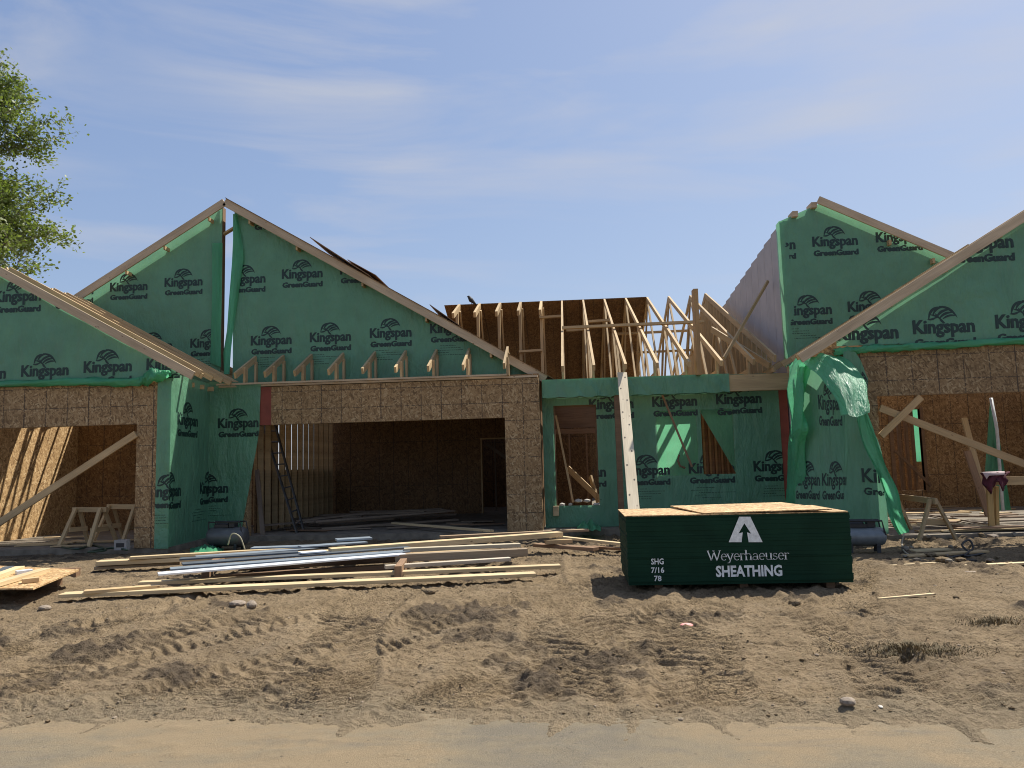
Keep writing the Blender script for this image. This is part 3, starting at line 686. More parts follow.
# beam and post
mb = MB(); mb.box(-.50, 4.38, YP-.5, YP-.36, 2.92, 3.24); pb = mb.build('porch_beam', WOOD, ch)
mb = MB(); G = []
for i in range(31):
    x = -.52+3.66*i/30; w = .012*sin(i*1.9)+.008*sin(i*4.1)
    G.append([(x, YP-.352, 3.262), (x, YP-.515, 3.268), (x, YP-.522-w, 3.1+w), (x, YP-.52+w*.5, 2.905-w), (x, YP-.355, 2.90)])
mb.grid(G, 0, lambda i, j: (i*.12, j*.15)); mb.build('beam_wrap', WRAP, pb)
mb = MB(); mb.box(*(lambda a: (a, a+.11))(at(614, 400, YP-.42).x), YP-.49, YP-.37, FL, 2.918); mb.build('porch_post', BROWN, ch)
x = at(694, 330, YP-.3).x
mb = MB(); mb.beam((x, YP-.55, 3.25), (x, YP-.62, at(694, 290, YP-.6).z), .09, .24, (0, 1, 0)); mb.build('upright_plank', wood_mat('ochre_wood', (.38, .23, .10), .7), ch)
# trusses
RYG, RZG, EY, EZ = 22.0, at(645, 297, 22.0).z, 14.95, 3.50
SS = (RZG-EZ)/(RYG-EY)
def room_truss(x, lean=.0, lo=None):
    mb = MB(); w, t = .05, .115
    F = lambda y: RZG-.06-SS*abs(y-RYG)
    X = lambda z: x+lean*(.5-(z-3.3)/2.5)
    q = lambda y, z: Vector((X(z), y, z))
    if lo is None:
        mb.beam(q(RYG, F(RYG)), q(EY, F(EY)), w, t); mb.beam(q(RYG, F(RYG)), q(29.0, F(29.0)), w, t)
        mb.beam(q(EY+.45, 3.31), q(28.7, 3.31), w-.008, t)
        mb.beam(q(EY+.5, 3.36), q(EY+.5, F(EY+.5)), w-.004, t, (0, 1, 0))
        for a, b in ((16.6, 17.4), (17.4, 18.6), (19.6, 18.6), (19.6, 22.0), (24.4, 22.0), (24.4, 25.4), (26.6, 25.4)):
            zb, zt = 3.33, F(b)-.03
            mb.beam(q(a, zb)+Vector((.002, 0, 0)), q(b, zt)+Vector((.002, 0, 0)), w-.006, .085)
    else:
        ye = RYG-(RZG-lo)/SS
        mb.beam(q(RYG, F(RYG)), q(RYG-1.3, F(RYG-1.3)), w+.02, t+.03)
        mb.beam(q(RYG-.5, F(RYG-.5)), q(RYG-.5, max(lo-.1, 3.3)), w+.03, .1, (0, 1, 0)); mb.beam(q(RYG-.3, F(RYG-.3)-.08)+Vector((.06, 0, 0)), q(RYG+.6, max(lo-.1, 3.3))+Vector((.06, 0, 0)), w-.007, .085)
    return mb.build('roof_truss', WOOD, ch)
for k in range(7): room_truss(-.1+k*.612)
for k in range(1, 6):
    x = -.1-k*.6; room_truss(x, .0, PZ2-S2*abs(x-PX2)+.06)
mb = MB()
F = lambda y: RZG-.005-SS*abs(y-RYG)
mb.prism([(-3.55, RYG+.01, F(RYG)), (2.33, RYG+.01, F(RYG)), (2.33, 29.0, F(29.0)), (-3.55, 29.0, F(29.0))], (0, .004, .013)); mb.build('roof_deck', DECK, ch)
for y, up, a, b in ((18.0, .08, -.1, 3.2), (23.4, -.25, 1.5, 3.7), (24.6, -.2, 2.2, 4.3), (20.6, -.35, .6, 1.2), (21.4, -.35, -.75, -.1), (21.4, -1.3, -1.35, -.7), (21.4, -.75, 0., .6), (21.4, -1.9, -1.95, -1.3)):
    mb = MB(); mb.beam((a, y, F(y)+up), (b, y, F(y)+up+.02), .13, .06); mb.build('truss_brace', WOOD, ch)
# gable-end stud frame against the grey wall
mb = MB(); xg = 4.0
mb.beam((xg, RYG, RZG-.03), (xg, EY+.1, F(EY+.1)-.03), .04, .14); mb.beam((xg, RYG, RZG-.03), (xg, 28.9, F(28.9)-.03), .04, .14); mb.beam((xg, EY+.2, 3.31), (xg, 28.7, 3.31), .04, .09)
for k in range(34):
    y = EY+.55+k*.4
    if F(y)-.1 > 3.4: mb.beam((xg, y, 3.35), (xg, y, F(y)-.1), .085, .038, (0, 1, 0))
mb.build('end_wall_frame', WOOD, ch)
mb = MB(); mb.beam(at(724, 358, 15.3), at(768, 281, 16.3), .035, .06); mb.build('diagonal_brace', WOOD, ch)
mb = MB(); mb.beam((3.3, 17.6, 4.55), (3.95, 15.3, 3.4), .04, .13); mb.build('diagonal_brace', WOOD, ch)
mb = MB(); mb.box(-.57, 4.3, 28.6, 28.7, FL, 3.2); mb.build('rear_wall', OSB_D, ch)

# ------------------------------------------------------------------ right rear gable with the grey side wall
rg = thing('gabled_house', (6, 15.5, 3.3), 'narrow green-wrapped rear gable with a grey panelled side wall behind the right garage', 'house')
YQ = 15.5; P3X, P3Z, S3 = 5.13, 6.74, .515
z4 = lambda x: P3Z-.06-(.43 if x < P3X else S3)*abs(x-P3X)
mb = MB(); osb_wall(mb, [[(4.44, 3.4), (9.5, 3.4), (9.5, z4(9.5)-.02), (P3X, z4(P3X)-.05), (4.44, z4(4.44)-.05)]], YQ+.03, .012); mb.box(4.43, 11.5, YQ+.03, YQ+.12, 3.2, 3.398); mb.build('gable_sheathing', OSB, rg)
wrap_sheet('gable_wrap', rg, (0, YQ, 0), (1, 0, 0), (0, 0, 1), (0, -1, 0), [[(4.37, 3.36), (9.4, 3.36), (9.4, z4(9.4)+.07), (P3X+.1, z4(P3X)+.02), (4.37, z4(4.37))]],
           [(5.42, 5.80), (6.66, 5.83), (4.2, 5.77), (4.82, 4.42), (6.02, 4.45), (7.25, 4.47)], .88, [(4.82, 4.42), (6.02, 4.45)])
mb = MB(); G = []
for i in range(25):
    z = 3.4+(z4(4.37)-3.4)*i/24; w = .015*sin(i*1.3)+.01*sin(i*2.9)
    G.append([(4.36, YQ+.25, z), (4.352-w*.3, YQ-.02, z), (4.40, YQ-.035-w*.4, z), (4.47, YQ-.015+w*.4, z), (4.53, YQ-.012, z)])
mb.grid(G, 0, lambda i, j: (j*.07, i*.12)); mb.build('corner_fold', WRAP, rg, smooth=True, merge=True)
mb = MB(); mb.beam((P3X-.02, YQ-.14, P3Z-.02), (9.6, YQ-.14, P3Z-.02-S3*4.47), .04, .15); mb.build('rake_board', RAKE, rg, bevel=.004)
for x in (4.66, 5.04): 
    mb = MB(); mb.box(x-.06, x+.05, YQ-.12, YQ+.2, z4(x)-.07, z4(x)+.04); mb.build('lookout', RAKE, rg)
for x in (6.45, 7.25): mb = MB(); z = z4(x)-.2; mb.box(x-.025, x+.025, YQ-.12, YQ-.01, z-.06, z+.04); mb.build('lookout', WOOD, rg)
mb = MB(); y = YQ+.26; n = 12
for k in range(n):
    zt = 6.32-k*.05
    mb.prism([(4.40, y, .34), (4.40, y+.585, .34), (4.40, y+.585, zt-.06), (4.40, y+.55, zt), (4.40, y, zt)], (.04+.004*(k % 2), 0, 0)); y += .61
mb.build('grey_side_wall', GREYPANEL, rg)
for k in range(4): gable_truss(rg, YQ+.5+.61*k, P3X+.9, P3Z-.2, S3, 4.5, 8.9, 3.6, webs=True)

# ------------------------------------------------------------------ right front garage
rgar = thing('garage_house', (7.7, YR, FL), 'front-gabled garage unit at the right edge with a torn wrap hanging from its corner post', 'house')
found(rgar, [(4.47, 11.6, YR+.02, 19.4, -.2, FL-.002)])
P4X, P4Z, S4 = 7.72, 5.62, .594
mb = MB(); osb_wall(mb, [rect(4.46, 11.5, 2.56, 3.36), rect(4.46, 5.01, FL, 2.558), rect(10.9, 11.5, FL, 2.558)], YR, .14); mb.build('front_wall', osb_mat('osb_weathered', .8, (.1, .0, .4)), rgar)
mb = MB(); mb.box(4.46, 4.6, YR+.142, 15.4, FL, 3.36); mb.build('side_sheathing', OSB, rgar)
mb = MB(); osb_wall(mb, [[(5.0, 3.363), (11.5, 3.363), (11.3, 3.45), (P4X, P4Z-.16), (4.55, 3.5)]], YR+.02, .1)
mb.prism([(3.95, YR-.02, 3.24), (4.42, YR-.02, 3.24), (4.42, YR-.02, 3.58)], (0, .1, 0)); mb.build('gable_sheathing', OSB, rgar)
z5 = lambda x: P4Z-.12-S4*abs(x-P4X)
wrap_sheet('gable_wrap', rgar, (0, YR-.006, 0), (1, 0, 0), (0, 0, 1), (0, -1, 0), [[(4.42, 3.4), (11.0, 3.4), (11.0, z5(11.0)), (P4X, z5(P4X)), (4.42, z5(4.42))]],
           [(6.13, 3.56), (7.43, 3.60), (4.92, 3.5), (6.85, 4.93), (8.2, 4.97)], .97)
for xe in (3.78, 11.7):
    mb = MB(); a = Vector((P4X, YR-.16, P4Z-.1)); b = Vector((xe, YR-.16, P4Z-.1-S4*abs(xe-P4X))); mb.beam(a+Vector((0, 0, .02)), b+Vector((0, 0, .02)), .04, .155); mb.build('rake_board', RAKE, rgar, bevel=.004)
    mb = MB(); mb.beam(a+Vector((0, .2, .06)), b+Vector((0, .2, .06)), .04, .1); mb.build('fly_rafter', WOOD, rgar)
for k in range(3):
    x = 5.3+.9*k; z = z5(x); mb = MB(); mb.box(x-.025, x+.025, YR-.13, YR-.02, z-.05, z+.05); mb.build('lookout', WOOD, rgar)
wrap_roll(rgar, [at(834, 352, YR-.06), at(870, 349, YR-.06), at(950, 345, YR-.06), at(1060, 338, YR-.06)], [.05, .055, .05, .05], seed=4)
for k in range(9): gable_truss(rgar, YR+.75+k*.65, P4X, P4Z-.02, S4, 4.1, 11.3, 3.46)
YB = 19.2
q0, q1 = at(891, 410, YB), at(926, 490, YB)
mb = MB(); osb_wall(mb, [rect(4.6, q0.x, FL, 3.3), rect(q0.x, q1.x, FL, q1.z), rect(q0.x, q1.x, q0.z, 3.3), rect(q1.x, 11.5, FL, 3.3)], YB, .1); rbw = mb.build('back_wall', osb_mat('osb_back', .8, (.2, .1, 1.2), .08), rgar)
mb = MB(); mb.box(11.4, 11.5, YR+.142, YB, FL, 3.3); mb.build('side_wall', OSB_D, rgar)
mb = MB()
mb.box(q0.x-.09, q0.x, YB-.04, YB+.12, q1.z-.05, q0.z+.05); mb.box(q1.x, q1.x+.06, YB-.04, YB+.12, q1.z-.05, q0.z+.05)
for f in (.3, .56, .78): xx = q0.x+(q1.x-q0.x)*f; mb.box(xx-.03, xx+.03, YB+.11, YB+.2, FL, 3.0)
mb.beam((q0.x, YB-.06, q1.z+.95), (q1.x+.1, YB-.06, q1.z+.1), .03, .06); mb.build('window_framing', BROWN, rbw)
wrap_sheet('rear_wrap', rgar, (0, 22, 0), (1, 0, 0), (0, 0, 1), (0, -1, 0), [rect(9.35, 10.1, 1.4, 3.0)], [], mats=[WRAPF, INK])
mb = MB(); mb.box(6.5, at(914, 450, 20.6).x, 20.6, 20.65, FL, 3.4); mb.box(6.5, 11.4, 22.1, 22.2, FL, 1.5); mb.build('interior_wall', OSB_D, rgar)
mb = MB(); mb.beam(at(880, 408, YR-.07), at(1040, 470, YR-.07), .04, .115); mb.build('diagonal_brace', wood_mat('orange_spruce', (.50, .33, .16), .7), rgar)
mb = MB(); mb.beam(at(881, 436, YR-.115), at(921, 397, YR-.115), .04, .105); mb.build('diagonal_brace', wood_mat('orange_spruce', (.50, .33, .16), .7), rgar)
# wrap on the corner post: side, then the loose sheet
wrap_sheet('side_wrap', rgar, (4.455, 0, 0), (0, -1, 0), (0, 0, 1), (-1, 0, 0), [rect(-15.35, -YR+.05, FL-.05, 3.35)], [(-13.45, 2.55), (-14.75, 2.6), (-14.55, 1.25), (-13.35, 1.25)], .95, [(-13.35, 1.25)], wob=.02)
def loft(name, rows, parent, m, n=14, sub=5, fold=.02, seed=0, logos=(), lw=.9):
    "hanging cloth through rows of (px, py, depth) points, smoothed and creased"
    pts = [[at(*p) for p in r] for r in rows]
    def cat(P, s):
        k = min(int(s), len(P)-2); f = s-k; a, b, c, d = P[max(k-1, 0)], P[k], P[k+1], P[min(k+2, len(P)-1)]
        return .5*((2*b)+(c-a)*f+(2*a-5*b+4*c-d)*f*f+(3*b-a-3*c+d)*f**3)
    def S(u, v):
        R = [cat(r, u*(len(r)-1)) for r in pts]; p = cat(R, v*(len(R)-1))
        w = fold*(sin(u*9+seed+1.5*sin(v*4+seed))+.5*sin(u*21+v*7+seed*2)+.4*sin(v*17+u*5))
        return p+Vector((w*.4, -w, w*.2))
    rj = random.Random(seed*7+3); n = n*2; sub = sub*2; mb = MB(); nv = sub*(len(rows)-1)
    G = [[S(j/n, i/nv)+Vector((rj.gauss(0, 1), rj.gauss(0, 1.4), rj.gauss(0, 1)))*fold*.045 for j in range(n+1)] for i in range(nv+1)]
    mb.grid(G, 0, lambda i, j: (j*.035, i*.045))
    for (u, v, w, h) in logos:
        T = lambda a, b: S(min(max(a, 0), 1), min(max(b, 0), 1))+Vector((0, -.008, 0))
        for t in LOGO:
            P = [(u+(x-.5)*w, v-y*h) for x, y in t]
            if all(0 <= a <= 1 and 0 <= b <= 1 for a, b in P): mb.poly([T(*p) for p in P], 1, P)
    o = mb.build(name, m, parent, smooth=False, merge=False)
    me = o.data; me.polygons.foreach_set('use_smooth', [True]*len(me.polygons))
    bm = bmesh.new(); bm.from_mesh(me); bmesh.ops.remove_doubles(bm, verts=[v for f in bm.faces if f.material_index == 0 for v in f.verts], dist=.0003); bm.to_mesh(me); bm.free()
    return o
loft('corner_wrap', [[(843, 352, YR-.1), (856, 352, YR-.09), (868, 380, YR-.09)], [(844, 400, YR-.07), (858, 405, YR-.08), (868, 412, YR-.09)], [(844, 450, YR-.06), (862, 450, YR-.09), (882, 452, YR-.14)],
                     [(844, 500, YR-.05), (866, 498, YR-.1), (886, 500, YR-.18)], [(846, 534, YR-.05), (868, 532, YR-.1), (888, 534, YR-.2)]], rgar, [WRAP, INK], logos=[(1.12, .66, 1.35, .30), (1.0, .17, 1.35, .30)], fold=.01)
loft('hanging_wrap', [[(798, 362, 13.35), (820, 362, 13.05), (845, 366, 12.86)], [(799, 400, 13.4), (821, 400, 13.12), (845, 400, 12.86)], [(797, 450, 13.45), (822, 450, 13.1), (846, 450, 12.84)], [(795, 490, 13.45), (822, 490, 13.1), (847, 490, 12.84)], [(794, 534, 13.5), (822, 536, 13.1), (848, 536, 12.85)]], rgar, [WRAP, INK], fold=.022, seed=11, logos=[(.66, .30, .5, .34), (.74, .72, .46, .34), (.24, .72, .46, .34)])
loft('loose_wrap', [[(791, 366, 13.7), (800, 354, 13.3), (818, 352, 13.0)], [(788, 384, 13.7), (797, 378, 13.3), (806, 386, 13.2)], [(788, 405, 13.75), (796, 404, 13.2), (805, 408, 13.25)], [(788, 425, 13.8), (797, 427, 13.15), (807, 428, 13.1)],
                    [(787, 446, 13.9), (795, 447, 13.3), (803, 444, 13.35)], [(785, 480, 14.0), (795, 480, 13.4), (807, 476, 13.4)], [(784, 514, 14.2), (793, 514, 13.6), (801, 514, 13.7)]], rgar, [WRAPF, INK], fold=.06, seed=2, sub=7)
loft('loose_wrap', [[(797, 358, 13.35), (812, 352, 13.1), (834, 353, 12.95)], [(808, 364, 12.9), (828, 356, 12.7), (850, 364, 12.6)], [(820, 378, 12.45), (842, 372, 12.25), (863, 381, 12.15)],
                    [(833, 396, 12.05), (850, 392, 11.85), (869, 398, 11.75)], [(843, 414, 11.7), (856, 417, 11.5), (868, 413, 11.5)]], rgar, [WRAPF, INK], fold=.03, seed=5, n=18)
loft('loose_wrap', [[(856, 412, 12.65), (868, 410, 12.45)], [(862, 440, 12.6), (876, 436, 12.4)], [(874, 470, 12.5), (888, 468, 12.35)], [(884, 496, 12.45), (897, 494, 12.3)], [(889, 520, 12.4), (903, 516, 12.3)], [(899, 535, 12.35), (908, 532, 12.3)]], rgar, [WRAPF, INK], fold=.03, seed=8)

# ================================================================== LOOSE THINGS
def plank(label, p, q, w, t, m, name='lumber_board', cat='board', group='boards lying in the lumber pile', up=(0, 0, 1), bevel=.003):
    p, q = Vector(p), Vector(q); o0 = (p+q)/2
    mb = MB(); mb.beam(p-o0, q-o0, w, t, up); o = mb.build(name, m, bevel=bevel); o.location = o0
    return tag(o, label, cat, group)
# ------------------------------------------------------------------ bundle of sheathing
bx0, bx1, by0, by1, bz0, bz1 = .575, 2.962, 8.62, 9.84, .26, 1.0
th = thing('sheathing_bundle', (1.8, 9.2, .2), 'dark green bundle of stacked sheathing panels with white printing, on the dirt at centre right', 'panel stack', rz=0)
def stack_mat():
    m, t, p = mat('green_edge_paint'); uv = coords(t, 'UV', (1, 90, 1)); n = noise(t, coords(t, 'UV', (2, 90, 1)), 1, 3); w = noise(t, coords(t, 'UV'), 3, 5)
    c = ramp(t, w, [(.3, (.004, .027, .013)), (.7, (.007, .040, .020))]); c = mixc(t, math_(t, 'MULTIPLY', ramp(t, n, [(.62, (0, 0, 0)), (.72, (1, 1, 1))]), .35), c, (.02, .07, .04))
    t.links.new(c, p.inputs['Base Color']); p.inputs['Roughness'].default_value = .75; p.inputs['Specular IOR Level'].default_value = .2; bump(t, n, .5, .004, p); return m
GP = stack_mat(); WP = plain('white_print', (.78, .80, .76), .7, var=.22, sc=22)
mb = MB(); z = bz0; k = 0; rs = random.Random(3)
hs = []
while z < bz1-.012:
    t_ = .0111*rs.choice((1, 3, 4, 5)); z2 = min(z+t_, bz1); jx, jy = rs.uniform(-.009, .009), rs.uniform(-.005, .003)
    if z < bz0+.03: jy += .012; 
    mb.box(bx0+jx-(bz1-z)*-.015, bx1+jx, by0+jy, by1+jy, z+.0006, z2-.0006)
    hs.append((z, z2)); z = z2
mb.build('stacked_panels', GP, th)
mb = MB(); mb.box(bx0-.006, bx1-.01, by0-.006, by1+.004, bz1, bz1+.011); mb.build('top_panel', OSB_P, th)
for i in range(3):
    mb = MB(); x = bx0+.3+i*.92; mb.box(x, x+.09, by0+.12, by1-.04, .16, bz0-.001); mb.build('dunnage_block', BROWN, th)
# printing on the front: mark, maker's line, product line, code
mb = MB(); Yf = by0-.0105
def px2box(px, py): v = at(px, py, by0); return (v.x, v.z)
def z_(zx, zy): return px2box(600+zx/3.657, 480+zy/3.657)
SB = lambda x, z: Vector((x, Yf, z))
for P in ([(508, 134), (528, 134), (527, 158), (506, 195), (521, 191), (517, 227), (470, 227)], [(528, 134), (549, 134), (594, 227), (543, 227), (537, 191), (552, 196), (527, 158)]):
    mb.poly([SB(*z_(*p)) for p in P])
mb.build('printed_emblem', WP, th); mb = MB()
def boxtext(T, zx0, zy0, zx1, zy1):     # lower-left, upper-right in the photo's zoom
    a, b = z_(zx0, zy0), z_(zx1, zy1)
    for t in fit(T, a[0], b[0], a[1], b[1]): mb.poly([SB(*p) for p in t])
# serif lettering drawn with a broad nib
def arc(cx, cy, rx, ry, a0, a1, n=10): return [(cx+rx*cos(radians(a0+(a1-a0)*i/n)), cy+ry*sin(radians(a0+(a1-a0)*i/n))) for i in range(n+1)]
GL = {'W': (1.15, [[(.02, 1), (.32, 0)], [(.32, 0), (.58, .95)], [(.52, 1), (.82, 0)], [(.82, 0), (1.1, 1)], [(-.06, 1), (.14, 1)], [(.44, 1), (.62, 1)], [(1.0, 1), (1.2, 1)]]),
      'e': (.56, [[(.08, .36), (.5, .36)], arc(.29, .33, .22, .33, 5, 310, 16)]),
      'y': (.58, [[(.04, .66), (.28, .02)], [(.52, .66), (.2, -.26), (.04, -.28)], [(-.03, .66), (.15, .66)], [(.42, .66), (.6, .66)]]),
      'r': (.44, [[(.12, 0), (.12, .66)], arc(.3, .44, .18, .2, 170, 50, 6), [(.0, 0), (.24, 0)], [(.02, .64), (.12, .66)]]),
      'h': (.66, [[(.12, 0), (.12, 1.02)], arc(.32, .40, .2, .25, 180, 0, 10)+[(.52, 0)], [(0, 0), (.24, 0)], [(.4, 0), (.64, 0)], [(.02, 1.0), (.12, 1.02)]]),
      'a': (.56, [arc(.26, .46, .18, .19, 150, 0, 8)+[(.44, .04), (.54, .02)], arc(.25, .18, .19, .18, 60, 330, 14)]),
      'u': (.66, [[(.12, .66)]+arc(.31, .22, .19, .22, 180, 340, 10), [(.52, .66), (.52, 0), (.62, 0)], [(.02, .66), (.12, .66)], [(.42, .66), (.52, .66)]]),
      's': (.46, [arc(.23, .48, .15, .16, 30, 230, 8)+arc(.21, .17, .17, .17, 60, -150, 9)])}
def nib(word, thick=.115, thin=.045):
    out = []; x = 0
    for ch_ in word:
        adv, st = GL[ch_]
        for s in st:
            for i in range(len(s)-1):
                (ax, ay), (bx, by) = s[i], s[i+1]; l = sqrt((bx-ax)**2+(by-ay)**2)+1e-9; dx, dy = (bx-ax)/l, (by-ay)/l
                dn = dy if dx*dy <= 0 else dy*.72     # broad down-strokes, finer up-strokes
                hw = .5*sqrt((thick*dn)**2+(thin*dx)**2); e = hw*.5 if len(s) > 2 else 0
                a = (x+ax-dx*e, ay-dy*e); b = (x+bx+dx*e, by+dy*e); nx_, ny_ = -dy*hw, dx*hw
                q = [(a[0]+nx_, a[1]+ny_), (a[0]-nx_, a[1]-ny_), (b[0]-nx_, b[1]-ny_), (b[0]+nx_, b[1]+ny_)]
                out += [q[:3], [q[0], q[2], q[3]]]
        x += adv
    return out
boxtext(nib('Weyerhaeuser'), 392, 305, 690, 252)
boxtext(text_tris('SHEATHING', .035), 424, 355, 664, 309)
mb.build('printed_lettering', WP, th); mb = MB()
for s, a in (('SHG', (187, 309, 232, 286)), ('7/16', (187, 340, 234, 318)), ('78', (198, 370, 224, 349))): boxtext(text_tris(s, .02), *a)
mb.build('printed_code', WP, th)
o = plank('loose pale OSB sheet lying askew on top of the dark green panel bundle', (0, 0, 0), (1, 0, 0), 1, 1, OSB_P, 'osb_sheet', 'panel', None)
bpy.data.objects.remove(o)
def sheet(name, label, pts, t, m, group=None, cat='panel'):
    c = sum((Vector(p) for p in pts), Vector((0, 0, 0)))/len(pts); mb = MB(); mb.prism([Vector(p)-c for p in pts], (0, 0, t)); o = mb.build(name, m); o.location = c; return tag(o, label, cat, group)
sheet('osb_sheet', 'loose pale OSB sheet lying askew on top of the dark green panel bundle', [(1.42, by0+.02, bz1+.013), (2.78, by0-.02, bz1+.03), (2.55, by1-.1, bz1+.05), (1.22, by1-.02, bz1+.03)], .011, OSB_P)

# plank with nail marks leaning from the porch beam down behind the bundle
pl = thing('leaning_plank', (1.1, 13, .2), 'long pale plank with nail holes leaning steeply from the porch beam behind the green bundle', 'board')
a, b = at(622, 373, YP-.62), at(634, 512, 12.6); b = b+(b-a)*.12
mb = MB(); mb.beam(a, b, .185, .04, (0, -1, 0)); mb.build('board', wood_mat('dusty_pale_wood', (.60, .51, .36), .78), pl, bevel=.003)
d = (b-a).normalized(); sdv = d.cross(Vector((0, -1, 0))).normalized(); nrm = sdv.cross(d).normalized()
if nrm.y > 0: nrm = -nrm
mb = MB()
for k in range(11):
    c = a+d*((b-a).length*(.04+.085*k))+sdv*(.05*(1 if k % 2 else -1))+nrm*.022; mb.poly([c+(sdv*cos(t)*.016+d*sin(t)*.022) for t in [i*pi/4 for i in range(8)]])
mb.build('nail_marks', plain('nail_stain', (.10, .08, .06), .8), pl)

# ------------------------------------------------------------------ lumber pile
BG = plain('grey_primed_trim', (.20, .235, .265), .5, var=.12, sc=4)
WT = plain('white_primed_trim', (.66, .69, .72), .5, var=.06, sc=4)
DG = plain('dark_grey_trim', (.085, .10, .115), .5, var=.15, sc=4)
for lab, a, b, z, w, t, m in (
    ('longest pale board at the very front of the lumber pile, flat on the dirt', (62, 595), (535, 574), .275, .20, .04, PALE),
    ('pale board lying just behind the frontmost long board of the pile', (140, 583), (560, 566), .30, .16, .04, PALE),
    ('short pale offcut under the left end of the frontmost long board', (84, 592), (160, 586), .31, .14, .035, WOOD),
    ('broad pale beam sticking out farthest left behind the grey trim boards', (98, 563), (330, 552), .34, .24, .06, PALE),
    ('narrow pale board lying highest at the back left of the pile', (130, 558), (345, 546), .40, .14, .04, PALE),
    ('thick pale beam ending at right with its lit end above the brown boards', (330, 551), (560, 534), .48, .20, .075, PALE),
    ('cream white board with a clean square end in the middle of the pile', (404, 550), (520, 545), .47, .14, .05, wood_mat('cream_wood', (.70, .60, .42), .8)),
    ('greyish tan wide board under the cream board', (395, 558), (527, 552), .40, .14, .10, wood_mat('tan_wood', (.42, .32, .21), .7)),
    ('thin greyish board running low under the tan board to a square end', (385, 567), (510, 559), .35, .12, .045, wood_mat('ash_wood', (.50, .43, .33), .7)),
    ('thin light board lying across the garage floor edge, pointing at the OSB post', (393, 523), (492, 531), .42, .09, .04, PALE),
    ('long flat brown board along the foundation behind the pile', (440, 537), (588, 530), .42, .14, .04, wood_mat('tan_brown_wood', (.36, .25, .15), .7)),
    ('light narrow board running right from the pile to the green bundle', (558, 537), (640, 546), .36, .09, .04, PALE),
    ('dark brown wet board lying on the dirt right of the pile', (536, 545), (596, 549), .30, .16, .05, BROWN),
    ('short stubby offcut with bright end right of the pile', (545, 542), (572, 541), .38, .1, .06, WOOD),
    ('reddish brown board flat on the dirt touching the bundle', (592, 547), (640, 550), .25, .12, .04, BROWN),
    ('tan board half hidden under the thick beam at the pile middle', (340, 559), (500, 549), .39, .14, .04, WOOD),
    ('brown board in deep shade beneath the grey trim', (215, 577), (400, 566), .28, .14, .06, BROWN),
    ('second shaded brown board beneath the grey trim, nearer the back', (240, 568), (410, 559), .30, .14, .06, BROWN),
    ('weathered plank flat on the dirt at the left tip of the pile', (95, 568), (180, 563), .27, .16, .04, wood_mat('worn_wood', (.44, .34, .22), .7)),
    ): plank(lab, atz(*a, z), atz(*b, z), w, t, m)
for lab, a, b, z, w, t, m in (
    ('front grey trim board with a bright white lower edge, longest of the grey boards', (158, 574), (404, 554), .44, .22, .022, WT),
    ('slate grey trim board lying just behind the white edged one', (170, 569), (408, 551), .455, .22, .022, BG),
    ('dark grey trim board in the middle of the grey stack', (182, 564), (408, 547), .47, .24, .022, DG),
    ('short dark grey trim board ending above the middle of the stack', (180, 559), (298, 552), .49, .2, .022, DG),
    ('grey trim board across the back of the stack', (196, 557), (330, 547), .48, .24, .02, BG),
    ('pale grey trim board near the back with both ends showing', (252, 548), (338, 545), .51, .22, .022, BG),
    ('light grey trim offcut laid on the back boards', (300, 547), (365, 542), .535, .24, .022, BG),
    ('topmost small grey trim offcut with a white end', (336, 540), (371, 538), .575, .24, .03, BG),
    ('white trim offcut lying between the grey boards', (300, 553), (325, 551), .50, .18, .02, WT),
    ): plank(lab, atz(*a, z), atz(*b, z), w, t, m, 'grey_plank', 'trim board', 'grey trim boards on the lumber pile')
for lab, a, b, z in (('end bearer block carrying the grey trim boards at their left', (205, 573), (225, 556), .33), ('end bearer block carrying the boards at the pile middle, by the brown cut end', (398, 572), (412, 552), .33)):
    plank(lab, atz(*a, z), atz(*b, z), .09, .14, BROWN, 'bearer_block', 'block', 'bearers under the lumber pile')
# sheet with scraps at far left
zz = .38
sheet('osb_sheet', 'tilted OSB sheet with light scraps piled on it, at the left edge', [atz(-60, 590, zz), atz(33, 590, zz), atz(79, 571, zz+.02), atz(-20, 566, zz+.02)], .018, OSB_P)
for lab, (x, y) in (('left bearer under the tilted OSB sheet', (5, 592)), ('right bearer under the tilted OSB sheet', (30, 580))):
    c = atz(x, y, .26); plank(lab, c+Vector((-.2, .7, 0)), c+Vector((.2, .7, 0)), .1, .12, BROWN, 'bearer_block', 'block', 'bearers under the OSB sheet')
for lab, a, b, m in (('longest pale scrap on the tilted OSB sheet at left', (-10, 586), (46, 570), PALE), ('broad pale scrap lying rearmost on the tilted sheet', (-8, 578), (20, 568), PALE),
                     ('small brown block on the tilted sheet', (22, 581), (39, 579), WOOD), ('white crumpled trim scrap on the tilted sheet', (16, 573), (32, 571), WT), ('thin dark slat on the back of the tilted sheet', (-6, 576), (9, 568), DG)):
    plank(lab, atz(*a, zz+.05), atz(*b, zz+.055), .11, .05, m, 'wood_scrap', 'scrap', 'scraps on the tilted OSB sheet')

